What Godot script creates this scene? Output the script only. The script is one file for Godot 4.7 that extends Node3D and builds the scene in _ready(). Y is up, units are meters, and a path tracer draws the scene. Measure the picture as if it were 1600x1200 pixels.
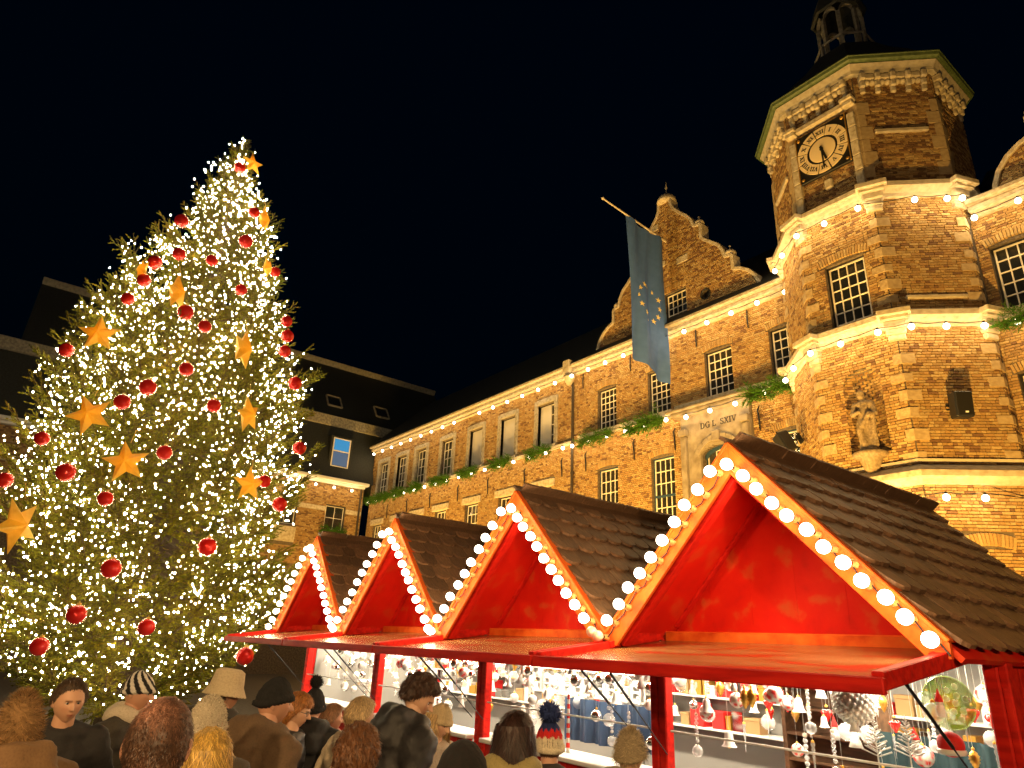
extends Node3D
# A Christmas market in front of a brick town hall at night. Metres, y up; x runs along the town hall, +z towards the viewer.

const EYE := Vector3(0, 2.1, 0)
const WALL_Z := -19.2
const RIGHT := Vector3(0.6138, 0.0446, -0.7882)
const UP := Vector3(0.2590, 0.9320, 0.2537)
const AHEAD := Vector3(-0.7460, 0.3598, -0.5604)
const FOCAL := 1056.63

var rng := RandomNumberGenerator.new()
var noise := FastNoiseLite.new()
var M := {}
var used := {}
var shared := {}


# ------------------------------------------------------------------ mesh building
class MB:
	var v := PackedVector3Array()
	var n := PackedVector3Array()
	var c := PackedColorArray()
	var u := PackedVector2Array()
	var ix := PackedInt32Array()
	var col := Color.WHITE

	func vert(p: Vector3, nn: Vector3, uv := Vector2.ZERO) -> int:
		v.append(p)
		n.append(nn)
		c.append(col)
		u.append(uv)
		return v.size() - 1

	func face(a: int, b: int, d: int) -> void:
		var g := (v[b] - v[a]).cross(v[d] - v[a])
		if g.dot(n[a] + n[b] + n[d]) > 0.0:
			ix.append_array([a, d, b])
		else:
			ix.append_array([a, b, d])

	func tri(a: Vector3, b: Vector3, d: Vector3, out: Vector3) -> void:
		var g := (b - a).cross(d - a)
		if g.length_squared() < 1e-14:
			return
		g = g.normalized()
		if g.dot(out) < 0.0:
			g = -g
		face(vert(a, g), vert(b, g), vert(d, g))

	func quad(a: Vector3, b: Vector3, d: Vector3, e: Vector3, out: Vector3) -> void:
		var g := (d - a).cross(e - b)
		if g.length_squared() < 1e-14:
			return
		g = g.normalized()
		if g.dot(out) < 0.0:
			g = -g
		var i := vert(a, g, Vector2(0, 0))
		vert(b, g, Vector2(1, 0))
		vert(d, g, Vector2(1, 1))
		vert(e, g, Vector2(0, 1))
		face(i, i + 1, i + 2)
		face(i, i + 2, i + 3)

	func box(o: Vector3, s: Vector3, t := Transform3D.IDENTITY) -> void:
		var h := s * 0.5
		for ax in 3:
			for sg in [-1.0, 1.0]:
				var d := Vector3.ZERO
				d[ax] = sg
				var a := Vector3.ZERO
				a[(ax + 1) % 3] = h[(ax + 1) % 3]
				var b := Vector3.ZERO
				b[(ax + 2) % 3] = h[(ax + 2) % 3]
				var m := o + d * h[ax]
				quad(t * (m - a - b), t * (m + a - b), t * (m + a + b), t * (m - a + b), t.basis * d)

	# a box whose edges are chamfered
	func cbox(o: Vector3, s: Vector3, ch: float, t := Transform3D.IDENTITY) -> void:
		var h := s * 0.5
		var k := minf(ch, minf(h.x, minf(h.y, h.z)) * 0.9)
		var pt := func(sx: float, sy: float, sz: float, ax: int) -> Vector3:
			var q := Vector3(sx * (h.x - k), sy * (h.y - k), sz * (h.z - k))
			q[ax] += k * [sx, sy, sz][ax]
			return t * (o + q)
		var S := [-1.0, 1.0]
		for sg in S:
			quad(pt.call(sg, -1, -1, 0), pt.call(sg, 1, -1, 0), pt.call(sg, 1, 1, 0), pt.call(sg, -1, 1, 0), t.basis * Vector3(sg, 0, 0))
			quad(pt.call(-1, sg, -1, 1), pt.call(1, sg, -1, 1), pt.call(1, sg, 1, 1), pt.call(-1, sg, 1, 1), t.basis * Vector3(0, sg, 0))
			quad(pt.call(-1, -1, sg, 2), pt.call(1, -1, sg, 2), pt.call(1, 1, sg, 2), pt.call(-1, 1, sg, 2), t.basis * Vector3(0, 0, sg))
			for sh in S:
				quad(pt.call(sg, sh, -1, 0), pt.call(sg, sh, 1, 0), pt.call(sg, sh, 1, 1), pt.call(sg, sh, -1, 1), t.basis * Vector3(sg, sh, 0))
				quad(pt.call(sg, -1, sh, 0), pt.call(sg, 1, sh, 0), pt.call(sg, 1, sh, 2), pt.call(sg, -1, sh, 2), t.basis * Vector3(sg, 0, sh))
				quad(pt.call(-1, sg, sh, 1), pt.call(1, sg, sh, 1), pt.call(1, sg, sh, 2), pt.call(-1, sg, sh, 2), t.basis * Vector3(0, sg, sh))
				for si in S:
					tri(pt.call(sg, sh, si, 0), pt.call(sg, sh, si, 1), pt.call(sg, sh, si, 2), t.basis * Vector3(sg, sh, si))

	# a board from a to b: width across w, thickness along th
	func bar(a: Vector3, b: Vector3, w: Vector3, th: Vector3, ch := 0.0) -> void:
		var l := (b - a).length()
		var t := Transform3D(Basis((b - a) / l, w.normalized(), th.normalized()), (a + b) * 0.5)
		if ch > 0.0:
			cbox(Vector3.ZERO, Vector3(l, w.length(), th.length()), ch, t)
		else:
			box(Vector3.ZERO, Vector3(l, w.length(), th.length()), t)

	func tube(p: Array, r: Array, sides := 8, caps := true) -> void:
		var base := v.size()
		var last := p.size() - 1
		var side := Vector3.ZERO
		for i in p.size():
			var d: Vector3 = (p[mini(i + 1, last)] - p[maxi(i - 1, 0)]).normalized()
			if i == 0:
				side = d.cross(Vector3.UP if absf(d.y) < 0.9 else Vector3.RIGHT).normalized()
			else:
				side = (side - d * side.dot(d)).normalized()
			var up := d.cross(side)
			var rad: float = r[mini(i, r.size() - 1)]
			for k in sides:
				var a := TAU * k / sides
				var nn := side * cos(a) + up * sin(a)
				vert(p[i] + nn * rad, nn, Vector2(float(k) / sides, float(i) / maxi(last, 1)))
		for i in last:
			for k in sides:
				var a := base + i * sides + k
				var b := base + i * sides + (k + 1) % sides
				face(a, b, b + sides)
				face(a, b + sides, a + sides)
		if caps:
			for e in [0, last]:
				var d: Vector3 = (p[e] - p[1 if e == 0 else last - 1]).normalized()
				var m := vert(p[e], d)
				for k in sides:
					var q := vert(v[base + e * sides + k], d)
					var w := vert(v[base + e * sides + (k + 1) % sides], d)
					face(m, q, w)

	# profile of (radius, height) turned round the y axis of t
	func lathe(prof: Array, segs: int, t := Transform3D.IDENTITY, flat := false, phase := 0.0) -> void:
		if flat:
			for k in segs:
				var a := TAU * k / segs + phase
				var b := TAU * (k + 1) / segs + phase
				for i in prof.size() - 1:
					var p: Vector2 = prof[i]
					var q: Vector2 = prof[i + 1]
					var sg := Vector2(q.y - p.y, p.x - q.x)
					var m := (a + b) * 0.5
					quad(t * Vector3(sin(a) * p.x, p.y, cos(a) * p.x), t * Vector3(sin(b) * p.x, p.y, cos(b) * p.x), t * Vector3(sin(b) * q.x, q.y, cos(b) * q.x), t * Vector3(sin(a) * q.x, q.y, cos(a) * q.x), t.basis * Vector3(sin(m) * sg.x, sg.y, cos(m) * sg.x))
			return
		var base := v.size()
		var np := prof.size()
		for i in np:
			var p0: Vector2 = prof[maxi(i - 1, 0)]
			var p1: Vector2 = prof[mini(i + 1, np - 1)]
			var sg := Vector2(p1.y - p0.y, p0.x - p1.x).normalized()
			var p: Vector2 = prof[i]
			for k in segs + 1:
				var a := TAU * k / segs + phase
				vert(t * Vector3(sin(a) * p.x, p.y, cos(a) * p.x), (t.basis * Vector3(sin(a) * sg.x, sg.y, cos(a) * sg.x)).normalized(), Vector2(float(k) / segs, float(i) / (np - 1)))
		for i in np - 1:
			for k in segs:
				var a := base + i * (segs + 1) + k
				face(a, a + 1, a + segs + 2)
				face(a, a + segs + 2, a + segs + 1)

	func ball(o: Vector3, r: Vector3, segs := 16, rings := 10, b := Basis.IDENTITY) -> void:
		var base := v.size()
		for i in rings + 1:
			var th := PI * i / rings
			for k in segs + 1:
				var a := TAU * k / segs
				var d := Vector3(sin(th) * sin(a), cos(th), sin(th) * cos(a))
				vert(o + b * (d * r), (b * (d / r)).normalized(), Vector2(float(k) / segs, float(i) / rings))
		for i in rings:
			for k in segs:
				var a := base + i * (segs + 1) + k
				if i > 0:
					face(a, a + 1, a + segs + 2)
				if i < rings - 1:
					face(a, a + segs + 2, a + segs + 1)

	# polygon in the xy plane of t, from z0 to z1
	func prism(poly: PackedVector2Array, z0: float, z1: float, t := Transform3D.IDENTITY) -> void:
		var ids := Geometry2D.triangulate_polygon(poly)
		for z in [z0, z1]:
			var d := t.basis * Vector3(0, 0, 1 if z == maxf(z0, z1) else -1)
			for i in range(0, ids.size(), 3):
				var a := poly[ids[i]]
				var b := poly[ids[i + 1]]
				var e := poly[ids[i + 2]]
				tri(t * Vector3(a.x, a.y, z), t * Vector3(b.x, b.y, z), t * Vector3(e.x, e.y, z), d)
		var cw := 1.0 if Geometry2D.is_polygon_clockwise(poly) else -1.0
		for i in poly.size():
			var a := poly[i]
			var b := poly[(i + 1) % poly.size()]
			var s := (b - a)
			var out := Vector3(s.y, -s.x, 0) * -cw
			quad(t * Vector3(a.x, a.y, z0), t * Vector3(b.x, b.y, z0), t * Vector3(b.x, b.y, z1), t * Vector3(a.x, a.y, z1), t.basis * out)

	func add(o: MB, t := Transform3D.IDENTITY) -> void:
		var base := v.size()
		var nb := t.basis.inverse().transposed()
		for i in o.v.size():
			v.append(t * o.v[i])
			n.append((nb * o.n[i]).normalized())
			c.append(o.c[i])
			u.append(o.u[i])
		for i in o.ix:
			ix.append(base + i)

	func mesh() -> ArrayMesh:
		var a := []
		a.resize(Mesh.ARRAY_MAX)
		a[Mesh.ARRAY_VERTEX] = v
		a[Mesh.ARRAY_NORMAL] = n
		a[Mesh.ARRAY_COLOR] = c
		a[Mesh.ARRAY_TEX_UV] = u
		a[Mesh.ARRAY_INDEX] = ix
		var m := ArrayMesh.new()
		if ix.size():
			m.add_surface_from_arrays(Mesh.PRIMITIVE_TRIANGLES, a)
		return m


# a field of tapered capsules joined by a smooth minimum, meshed as surface nets
class Field:
	var prims := []
	var k := 0.03

	func cap(a: Vector3, b: Vector3, ra: float, rb: float, sq := Vector3.ONE) -> void:
		prims.append([a, b, ra, rb, sq])

	func build(cell: float, out: MB, shape: Variant = null) -> void:
		var lo := Vector3(1e9, 1e9, 1e9)
		var hi := -lo
		for p in prims:
			var r: float = maxf(p[2], p[3]) + k + cell * 2.0
			for e in 2:
				var q: Vector3 = p[e]
				lo = lo.min(q - Vector3(r, r, r))
				hi = hi.max(q + Vector3(r, r, r))
		var nx := int((hi.x - lo.x) / cell) + 2
		var ny := int((hi.y - lo.y) / cell) + 2
		var nz := int((hi.z - lo.z) / cell) + 2
		var f := PackedFloat32Array()
		f.resize(nx * ny * nz)
		f.fill(1.0)
		for p in prims:
			var a: Vector3 = p[0]
			var b: Vector3 = p[1]
			var ra: float = p[2]
			var rb: float = p[3]
			var sq: Vector3 = p[4]
			var r := maxf(ra, rb) + k + cell * 1.5
			var rr := Vector3(r, r, r) / sq.min(Vector3.ONE)
			var l0 := (a.min(b) - rr - lo) / cell
			var h0 := (a.max(b) + rr - lo) / cell
			var ab := b - a
			var l2 := maxf(ab.length_squared(), 1e-9)
			for z in range(maxi(0, int(l0.z)), mini(nz, int(h0.z) + 2)):
				for y in range(maxi(0, int(l0.y)), mini(ny, int(h0.y) + 2)):
					var row := (z * ny + y) * nx
					for x in range(maxi(0, int(l0.x)), mini(nx, int(h0.x) + 2)):
						var q := lo + Vector3(x, y, z) * cell
						var t := clampf((q - a).dot(ab) / l2, 0.0, 1.0)
						var d := ((q - a - ab * t) * sq).length() - lerpf(ra, rb, t)
						var g := f[row + x]
						var hh := maxf(k - absf(d - g), 0.0) / k
						f[row + x] = minf(d, g) - hh * hh * k * 0.25
		var ids := {}
		var base := out.v.size()
		for z in nz - 1:
			for y in ny - 1:
				var row := (z * ny + y) * nx
				for x in nx - 1:
					var i := row + x
					var f0 := f[i]
					if f0 > cell * 2.0 or f0 < -cell * 2.0:
						continue
					var w := [f0, f[i + 1], f[i + nx], f[i + nx + 1], f[i + nx * ny], f[i + nx * ny + 1], f[i + nx * ny + nx], f[i + nx * ny + nx + 1]]
					var m := 0
					for e in 8:
						if w[e] < 0.0:
							m |= 1 << e
					if m == 0 or m == 255:
						continue
					var s := Vector3.ZERO
					var cnt := 0
					for e in [[0, 1], [2, 3], [4, 5], [6, 7], [0, 2], [1, 3], [4, 6], [5, 7], [0, 4], [1, 5], [2, 6], [3, 7]]:
						var wa: float = w[e[0]]
						var wb: float = w[e[1]]
						if (wa < 0.0) != (wb < 0.0):
							var t := wa / (wa - wb)
							var pa := Vector3(e[0] & 1, (e[0] >> 1) & 1, e[0] >> 2)
							var pb := Vector3(e[1] & 1, (e[1] >> 1) & 1, e[1] >> 2)
							s += pa.lerp(pb, t)
							cnt += 1
					var gr := Vector3(w[1] + w[3] + w[5] + w[7] - w[0] - w[2] - w[4] - w[6], w[2] + w[3] + w[6] + w[7] - w[0] - w[1] - w[4] - w[5], w[4] + w[5] + w[6] + w[7] - w[0] - w[1] - w[2] - w[3])
					var pos := lo + (Vector3(x, y, z) + s / cnt) * cell
					ids[i] = out.vert(pos, gr.normalized())
		for i in ids:
			var z: int = i / (nx * ny)
			var y: int = (i / nx) % ny
			var x: int = i % nx
			var inside := f[i] < 0.0
			if y > 0 and z > 0 and (f[i + 1] < 0.0) != inside:
				quad_ids(out, ids, i, i - nx, i - nx - nx * ny, i - nx * ny)
			if x > 0 and z > 0 and (f[i + nx] < 0.0) != inside:
				quad_ids(out, ids, i, i - 1, i - 1 - nx * ny, i - nx * ny)
			if x > 0 and y > 0 and (f[i + nx * ny] < 0.0) != inside:
				quad_ids(out, ids, i, i - 1, i - 1 - nx, i - nx)
		if shape != null:
			for j in range(base, out.v.size()):
				out.v[j] = shape.call(out.v[j], out.n[j])
			smooth_normals(out, base)

	func quad_ids(out: MB, ids: Dictionary, a: int, b: int, c: int, d: int) -> void:
		if ids.has(a) and ids.has(b) and ids.has(c) and ids.has(d):
			out.face(ids[a], ids[b], ids[c])
			out.face(ids[a], ids[c], ids[d])

	func smooth_normals(out: MB, base: int) -> void:
		var acc := PackedVector3Array()
		acc.resize(out.v.size() - base)
		for i in range(0, out.ix.size(), 3):
			var a := out.ix[i]
			if a < base:
				continue
			var g := -(out.v[out.ix[i + 1]] - out.v[a]).cross(out.v[out.ix[i + 2]] - out.v[a])
			for e in 3:
				acc[out.ix[i + e] - base] += g
		for j in acc.size():
			if acc[j].length_squared() > 0.0:
				out.n[base + j] = acc[j].normalized()


# ------------------------------------------------------------------ nodes
func numbered(called: String) -> String:
	used[called] = used.get(called, -1) + 1
	return called if used[called] == 0 else "%s_%03d" % [called, used[called]]


func tag(o: Node, label: String, category: String, group := "") -> void:
	o.set_meta("label", label)
	o.set_meta("category", category)
	if group:
		o.set_meta("group", group)


func thing(called: String, label: String, category: String, at := Vector3.ZERO, turn := 0.0, group := "") -> Node3D:
	var o := Node3D.new()
	o.name = numbered(called)
	add_child(o)
	o.position = at
	o.rotation.y = turn
	tag(o, label, category, group)
	return o


func obj(called: String, m: Variant, mat: Material, parent: Node = null, t := Transform3D.IDENTITY) -> MeshInstance3D:
	var o := MeshInstance3D.new()
	o.mesh = m.mesh() if m is MB else m
	o.material_override = mat
	if parent:
		o.name = called
		parent.add_child(o, true)
	else:
		o.name = numbered(called)
		add_child(o)
	o.transform = t
	return o


func struct(called: String, m: Variant, mat: Material, t := Transform3D.IDENTITY) -> MeshInstance3D:
	var o := obj(called, m, mat, null, t)
	o.set_meta("kind", "structure")
	return o


func many(called: String, m: Variant, mat: Material, ts: Array, cols: Array, parent: Node = null) -> MultiMeshInstance3D:
	var mm := MultiMesh.new()
	mm.transform_format = MultiMesh.TRANSFORM_3D
	mm.use_colors = cols.size() > 0
	mm.mesh = m.mesh() if m is MB else m
	mm.instance_count = ts.size()
	for i in ts.size():
		mm.set_instance_transform(i, ts[i])
		if cols.size():
			mm.set_instance_color(i, cols[i])
	var o := MultiMeshInstance3D.new()
	o.multimesh = mm
	o.material_override = mat
	o.name = called if parent else numbered(called)
	(parent if parent else self).add_child(o, true)
	o.set_meta("kind", "stuff")
	return o


func again(o: Node3D, at: Vector3, turn := 0.0, label := "") -> Node3D:
	var c: Node3D = o.duplicate()
	var stem := str(o.name)
	if stem.substr(stem.length() - 4).begins_with("_") and stem.right(3).is_valid_int():
		stem = stem.left(stem.length() - 4)
	c.name = numbered(stem)
	add_child(c)
	c.position = at
	c.rotation.y = turn
	if label:
		c.set_meta("label", label)
	return c


func omni(parent: Node, at: Vector3, e: float, color: Color, size := 0.05) -> OmniLight3D:
	var l := OmniLight3D.new()
	l.light_energy = e
	l.light_color = color
	l.light_size = size
	l.omni_range = 30.0
	l.omni_attenuation = 2.0
	l.shadow_enabled = true
	l.name = "glow"
	parent.add_child(l, true)
	l.position = at
	return l


# a direction from a pixel of the photograph; distances come from what the thing touches
func sight(px: float, py: float) -> Vector3:
	return (RIGHT * (px - 800.0) + UP * (600.0 - py) + AHEAD * FOCAL).normalized()


func at_height(px: float, py: float, y: float) -> Vector3:
	var d := sight(px, py)
	return EYE + d * ((y - EYE.y) / d.y)


func at_z(px: float, py: float, z: float) -> Vector3:
	var d := sight(px, py)
	return EYE + d * ((z - EYE.z) / d.z)


# ------------------------------------------------------------------ materials
func ramp(stops: Array) -> Gradient:
	var g := Gradient.new()
	var o := PackedFloat32Array()
	var c := PackedColorArray()
	for s in stops:
		o.append(s[0])
		var k: Color = s[1]
		c.append(k.linear_to_srgb())
	g.offsets = o
	g.colors = c
	return g


func noise_tex(freq: float, octaves: int, g: Gradient, seed_: int, kind := FastNoiseLite.TYPE_SIMPLEX_SMOOTH, size := 512) -> NoiseTexture2D:
	var f := FastNoiseLite.new()
	f.noise_type = kind
	f.frequency = freq
	f.fractal_octaves = octaves
	f.seed = seed_
	var t := NoiseTexture2D.new()
	t.width = size
	t.height = size
	t.seamless = true
	t.noise = f
	if g:
		t.color_ramp = g
	return t


func mat(called: String, c: Color, rough := 0.8, metal := 0.0) -> StandardMaterial3D:
	var m := StandardMaterial3D.new()
	m.resource_name = called
	m.albedo_color = c.linear_to_srgb()
	m.roughness = rough
	m.metallic = metal
	M[called] = m
	return m


# a surface whose colour wanders between the stops; scale is repeats for each metre
func patchy(called: String, stops: Array, freq: float, scale_: Vector3, rough := 0.85, relief := 0.0, world := true) -> StandardMaterial3D:
	var m := mat(called, Color.WHITE, rough)
	m.albedo_texture = noise_tex(freq, 5, ramp(stops), hash(called) % 1000)
	m.uv1_triplanar = true
	m.uv1_world_triplanar = world
	m.uv1_scale = scale_
	if relief > 0.0:
		m.heightmap_enabled = true
		m.heightmap_texture = noise_tex(freq * 2.0, 4, null, hash(called) % 1000 + 7)
		m.heightmap_scale = relief
	return m


func lit(called: String, c: Color, energy: float) -> StandardMaterial3D:
	var m := mat(called, Color(0.8, 0.8, 0.8), 0.4)
	m.emission_enabled = true
	m.emission = c.linear_to_srgb()
	m.emission_energy_multiplier = energy
	return m


func glass(called: String, c: Color, alpha: float) -> StandardMaterial3D:
	var m := mat(called, c, 0.04)
	m.transparency = BaseMaterial3D.TRANSPARENCY_ALPHA
	m.albedo_color.a = alpha
	m.metallic_specular = 0.6
	return m


func make_materials() -> void:
	var b := mat("brick", Color.WHITE, 0.92)
	b.vertex_color_use_as_albedo = true
	b.albedo_texture = noise_tex(0.03, 4, ramp([[0.0, Color(0.55, 0.5, 0.45)], [0.45, Color(0.95, 0.93, 0.9)], [1.0, Color(1, 1, 1)]]), 5)
	b.uv1_triplanar = true
	b.uv1_world_triplanar = true
	b.uv1_scale = Vector3(1.3, 1.3, 1.3)
	for i in 6:
		var one := b.duplicate()
		one.vertex_color_use_as_albedo = false
		one.albedo_color = brick_color(i).linear_to_srgb()
		M["brick%d" % i] = one
	patchy("mortar", [[0.0, Color(0.07, 0.05, 0.035)], [0.5, Color(0.13, 0.1, 0.07)], [1.0, Color(0.2, 0.16, 0.11)]], 0.02, Vector3(0.9, 0.9, 0.9), 0.95, 0.6)
	patchy("stone", [[0.0, Color(0.26, 0.2, 0.13)], [0.35, Color(0.42, 0.35, 0.24)], [0.7, Color(0.52, 0.45, 0.33)], [1.0, Color(0.6, 0.53, 0.41)]], 0.012, Vector3(0.8, 0.8, 0.8), 0.85, 0.5)
	patchy("grey_stone", [[0.0, Color(0.2, 0.17, 0.13)], [0.5, Color(0.34, 0.3, 0.23)], [1.0, Color(0.42, 0.37, 0.29)]], 0.012, Vector3(0.8, 0.8, 0.8), 0.88, 0.5)
	patchy("quoin_stone", [[0.0, Color(0.28, 0.19, 0.09)], [0.5, Color(0.4, 0.29, 0.15)], [1.0, Color(0.5, 0.38, 0.21)]], 0.014, Vector3(0.9, 0.9, 0.9), 0.88, 0.5)
	patchy("statue_stone", [[0.0, Color(0.12, 0.08, 0.045)], [0.5, Color(0.26, 0.19, 0.11)], [1.0, Color(0.36, 0.28, 0.17)]], 0.02, Vector3(1.2, 1.2, 1.2), 0.85, 0.6)
	patchy("plaster", [[0.0, Color(0.15, 0.115, 0.08)], [0.5, Color(0.25, 0.205, 0.15)], [1.0, Color(0.34, 0.29, 0.22)]], 0.01, Vector3(0.35, 0.35, 0.35), 0.9, 0.4)
	patchy("slate", [[0.0, Color(0.012, 0.014, 0.014)], [0.5, Color(0.022, 0.025, 0.024)], [1.0, Color(0.045, 0.048, 0.042)]], 0.03, Vector3(0.6, 0.6, 0.6), 0.7, 1.0)
	patchy("lead", [[0.0, Color(0.12, 0.11, 0.09)], [0.5, Color(0.24, 0.22, 0.17)], [1.0, Color(0.36, 0.32, 0.25)]], 0.02, Vector3(0.5, 0.5, 0.5), 0.7)
	patchy("verdigris", [[0.0, Color(0.03, 0.045, 0.015)], [0.5, Color(0.06, 0.09, 0.03)], [1.0, Color(0.11, 0.14, 0.06)]], 0.02, Vector3(0.7, 0.7, 0.7), 0.6)
	patchy("red_paint", [[0.0, Color(0.46, 0.015, 0.008)], [0.3, Color(0.58, 0.014, 0.008)], [0.62, Color(0.62, 0.018, 0.008)], [0.75, Color(0.6, 0.05, 0.015)], [1.0, Color(0.52, 0.09, 0.025)]], 0.008, Vector3(0.55, 0.55, 0.55), 0.55, 0.15)
	patchy("red_wood", [[0.0, Color(0.35, 0.012, 0.008)], [0.5, Color(0.55, 0.015, 0.01)], [1.0, Color(0.65, 0.03, 0.012)]], 0.01, Vector3(0.3, 2.0, 2.0), 0.5, 0.2)
	patchy("orange_board", [[0.0, Color(0.5, 0.05, 0.01)], [0.4, Color(0.66, 0.1, 0.015)], [0.8, Color(0.72, 0.14, 0.02)], [1.0, Color(0.6, 0.16, 0.04)]], 0.012, Vector3(0.7, 0.7, 0.7), 0.5, 0.2)
	patchy("flap_wood", [[0.0, Color(0.36, 0.02, 0.01)], [0.33, Color(0.3, 0.03, 0.012)], [0.4, Color(0.2, 0.085, 0.03)], [0.6, Color(0.23, 0.11, 0.045)], [1.0, Color(0.3, 0.17, 0.08)]], 0.008, Vector3(0.22, 0.22, 0.6), 0.24, 0.15)
	for w in ["red_paint", "red_wood", "orange_board"]:
		M[w].metallic_specular = 0.22
	for i in 4:
		var k := 0.75 + 0.22 * i
		patchy("tile%d" % i, [[0.0, Color(0.08, 0.045, 0.025) * k], [0.5, Color(0.16, 0.085, 0.045) * k], [1.0, Color(0.24, 0.13, 0.07) * k]], 0.02, Vector3(0.9, 0.9, 2.5), 0.5, 0.5)
	mat("black_iron", Color(0.012, 0.012, 0.013), 0.45, 0.2)
	mat("dark_frame", Color(0.02, 0.018, 0.016), 0.5)
	mat("blue_frame", Color(0.02, 0.05, 0.085), 0.5)
	mat("white_frame", Color(0.76, 0.7, 0.6), 0.5)
	mat("room", Color(0.24, 0.2, 0.14), 0.9)
	mat("warm_room", Color(0.24, 0.2, 0.13), 0.9)
	mat("blind", Color(0.52, 0.49, 0.46), 0.8)
	mat("green_blind", Color(0.3, 0.42, 0.12), 0.8)
	glass("pane", Color(0.03, 0.035, 0.04), 0.3)
	mat("pipe", Color(0.06, 0.045, 0.03), 0.5, 0.4)
	mat("white_paint", Color(0.7, 0.7, 0.68), 0.5)
	mat("shelf_white", Color(0.74, 0.73, 0.7), 0.6)
	mat("grey_wall", Color(0.27, 0.26, 0.24), 0.8)
	mat("gold", Color(0.75, 0.42, 0.08), 0.35, 0.8)
	patchy("star_paper", [[0.0, Color(0.72, 0.52, 0.05)], [0.5, Color(0.82, 0.64, 0.08)], [1.0, Color(0.86, 0.7, 0.12)]], 0.01, Vector3(1.2, 1.2, 1.2), 0.5)
	M["star_paper"].backlight_enabled = true  # translucent, so the unseen lamp inside shines through the star
	M["star_paper"].backlight = Color(0.5, 0.34, 0.05).linear_to_srgb()
	var rb := mat("red_ball", Color(0.75, 0.016, 0.01), 0.16, 0.35)
	rb.normal_enabled = true
	rb.normal_texture = noise_tex(0.05, 3, null, 31)
	rb.normal_texture.as_normal_map = true
	rb.normal_texture.bump_strength = 6.0
	rb.normal_scale = 0.7
	rb.uv1_triplanar = true
	rb.uv1_scale = Vector3(0.8, 0.8, 0.8)
	rb.clearcoat_enabled = true
	rb.clearcoat = 1.0
	rb.clearcoat_roughness = 0.05
	lit("stall_bulb", Color(1.0, 0.86, 0.66), 9.0)
	mat("dead_bulb", Color(0.75, 0.68, 0.55), 0.15)
	lit("wall_bulb", Color(1.0, 0.85, 0.6), 14.0)
	lit("fairy_light", Color(1.0, 0.82, 0.5), 112.0)
	lit("tube_light", Color(1.0, 0.96, 0.9), 6.0)
	lit("blue_window", Color(0.05, 0.34, 0.66), 0.8)
	lit("pale_blue_window", Color(0.12, 0.2, 0.32), 0.6)
	for w in ["blue_window", "pale_blue_window"]:
		M[w].albedo_color = Color(0.02, 0.03, 0.05)
	lit("phone_screen", Color(0.05, 0.5, 0.9), 1.2)
	lit("flood_lamp", Color(1.0, 0.7, 0.35), 20.0)
	lit("lamp_glass", Color(1.0, 0.72, 0.38), 8.0)
	mat("socket", Color(0.5, 0.3, 0.1), 0.5)
	var nd := mat("needle", Color.WHITE, 0.6)
	nd.vertex_color_use_as_albedo = true
	nd.metallic_specular = 0.15
	nd.backlight_enabled = true
	nd.backlight = Color(0.05, 0.06, 0.015).linear_to_srgb()
	patchy("bark", [[0.0, Color(0.05, 0.03, 0.02)], [1.0, Color(0.12, 0.08, 0.05)]], 0.03, Vector3(2, 0.7, 2), 0.95, 1.0)
	var sk := mat("skin", Color.WHITE, 0.55)
	sk.vertex_color_use_as_albedo = true
	sk.subsurf_scatter_enabled = true
	sk.subsurf_scatter_strength = 0.08
	var vc := mat("tinted", Color.WHITE, 0.6)
	vc.vertex_color_use_as_albedo = true
	var hr := mat("hair", Color.WHITE, 0.5)
	hr.vertex_color_use_as_albedo = true
	var kn := patchy("knit", [[0.0, Color(0.5, 0.5, 0.5)], [0.5, Color(0.95, 0.95, 0.95)], [1.0, Color(1, 1, 1)]], 0.08, Vector3(5, 5, 5), 0.95, 0.3, false)
	kn.vertex_color_use_as_albedo = true
	glass("clear_glass", Color(0.95, 0.97, 1.0), 0.3)
	glass("green_glass", Color(0.3, 0.5, 0.03), 0.55)
	patchy("flag_cloth", [[0.0, Color(0.05, 0.12, 0.34)], [1.0, Color(0.075, 0.16, 0.44)]], 0.01, Vector3(0.5, 0.5, 0.5), 0.75)
	mat("flag_star", Color(0.75, 0.6, 0.2), 0.7)
	mat("navy_cloth", Color(0.03, 0.06, 0.13), 0.8)
	patchy("paving", [[0.0, Color(0.05, 0.045, 0.04)], [0.5, Color(0.09, 0.08, 0.07)], [1.0, Color(0.14, 0.125, 0.11)]], 0.02, Vector3(0.7, 0.7, 0.7), 0.6, 1.5)
	mat("clock_black", Color(0.01, 0.009, 0.008), 0.5)
	mat("clock_cream", Color(0.74, 0.58, 0.33), 0.5)


func brick_color(i: int) -> Color:
	return [Color(0.4, 0.255, 0.095), Color(0.345, 0.205, 0.075), Color(0.43, 0.29, 0.12), Color(0.19, 0.098, 0.042), Color(0.37, 0.22, 0.075), Color(0.45, 0.315, 0.14)][i % 6]


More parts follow.
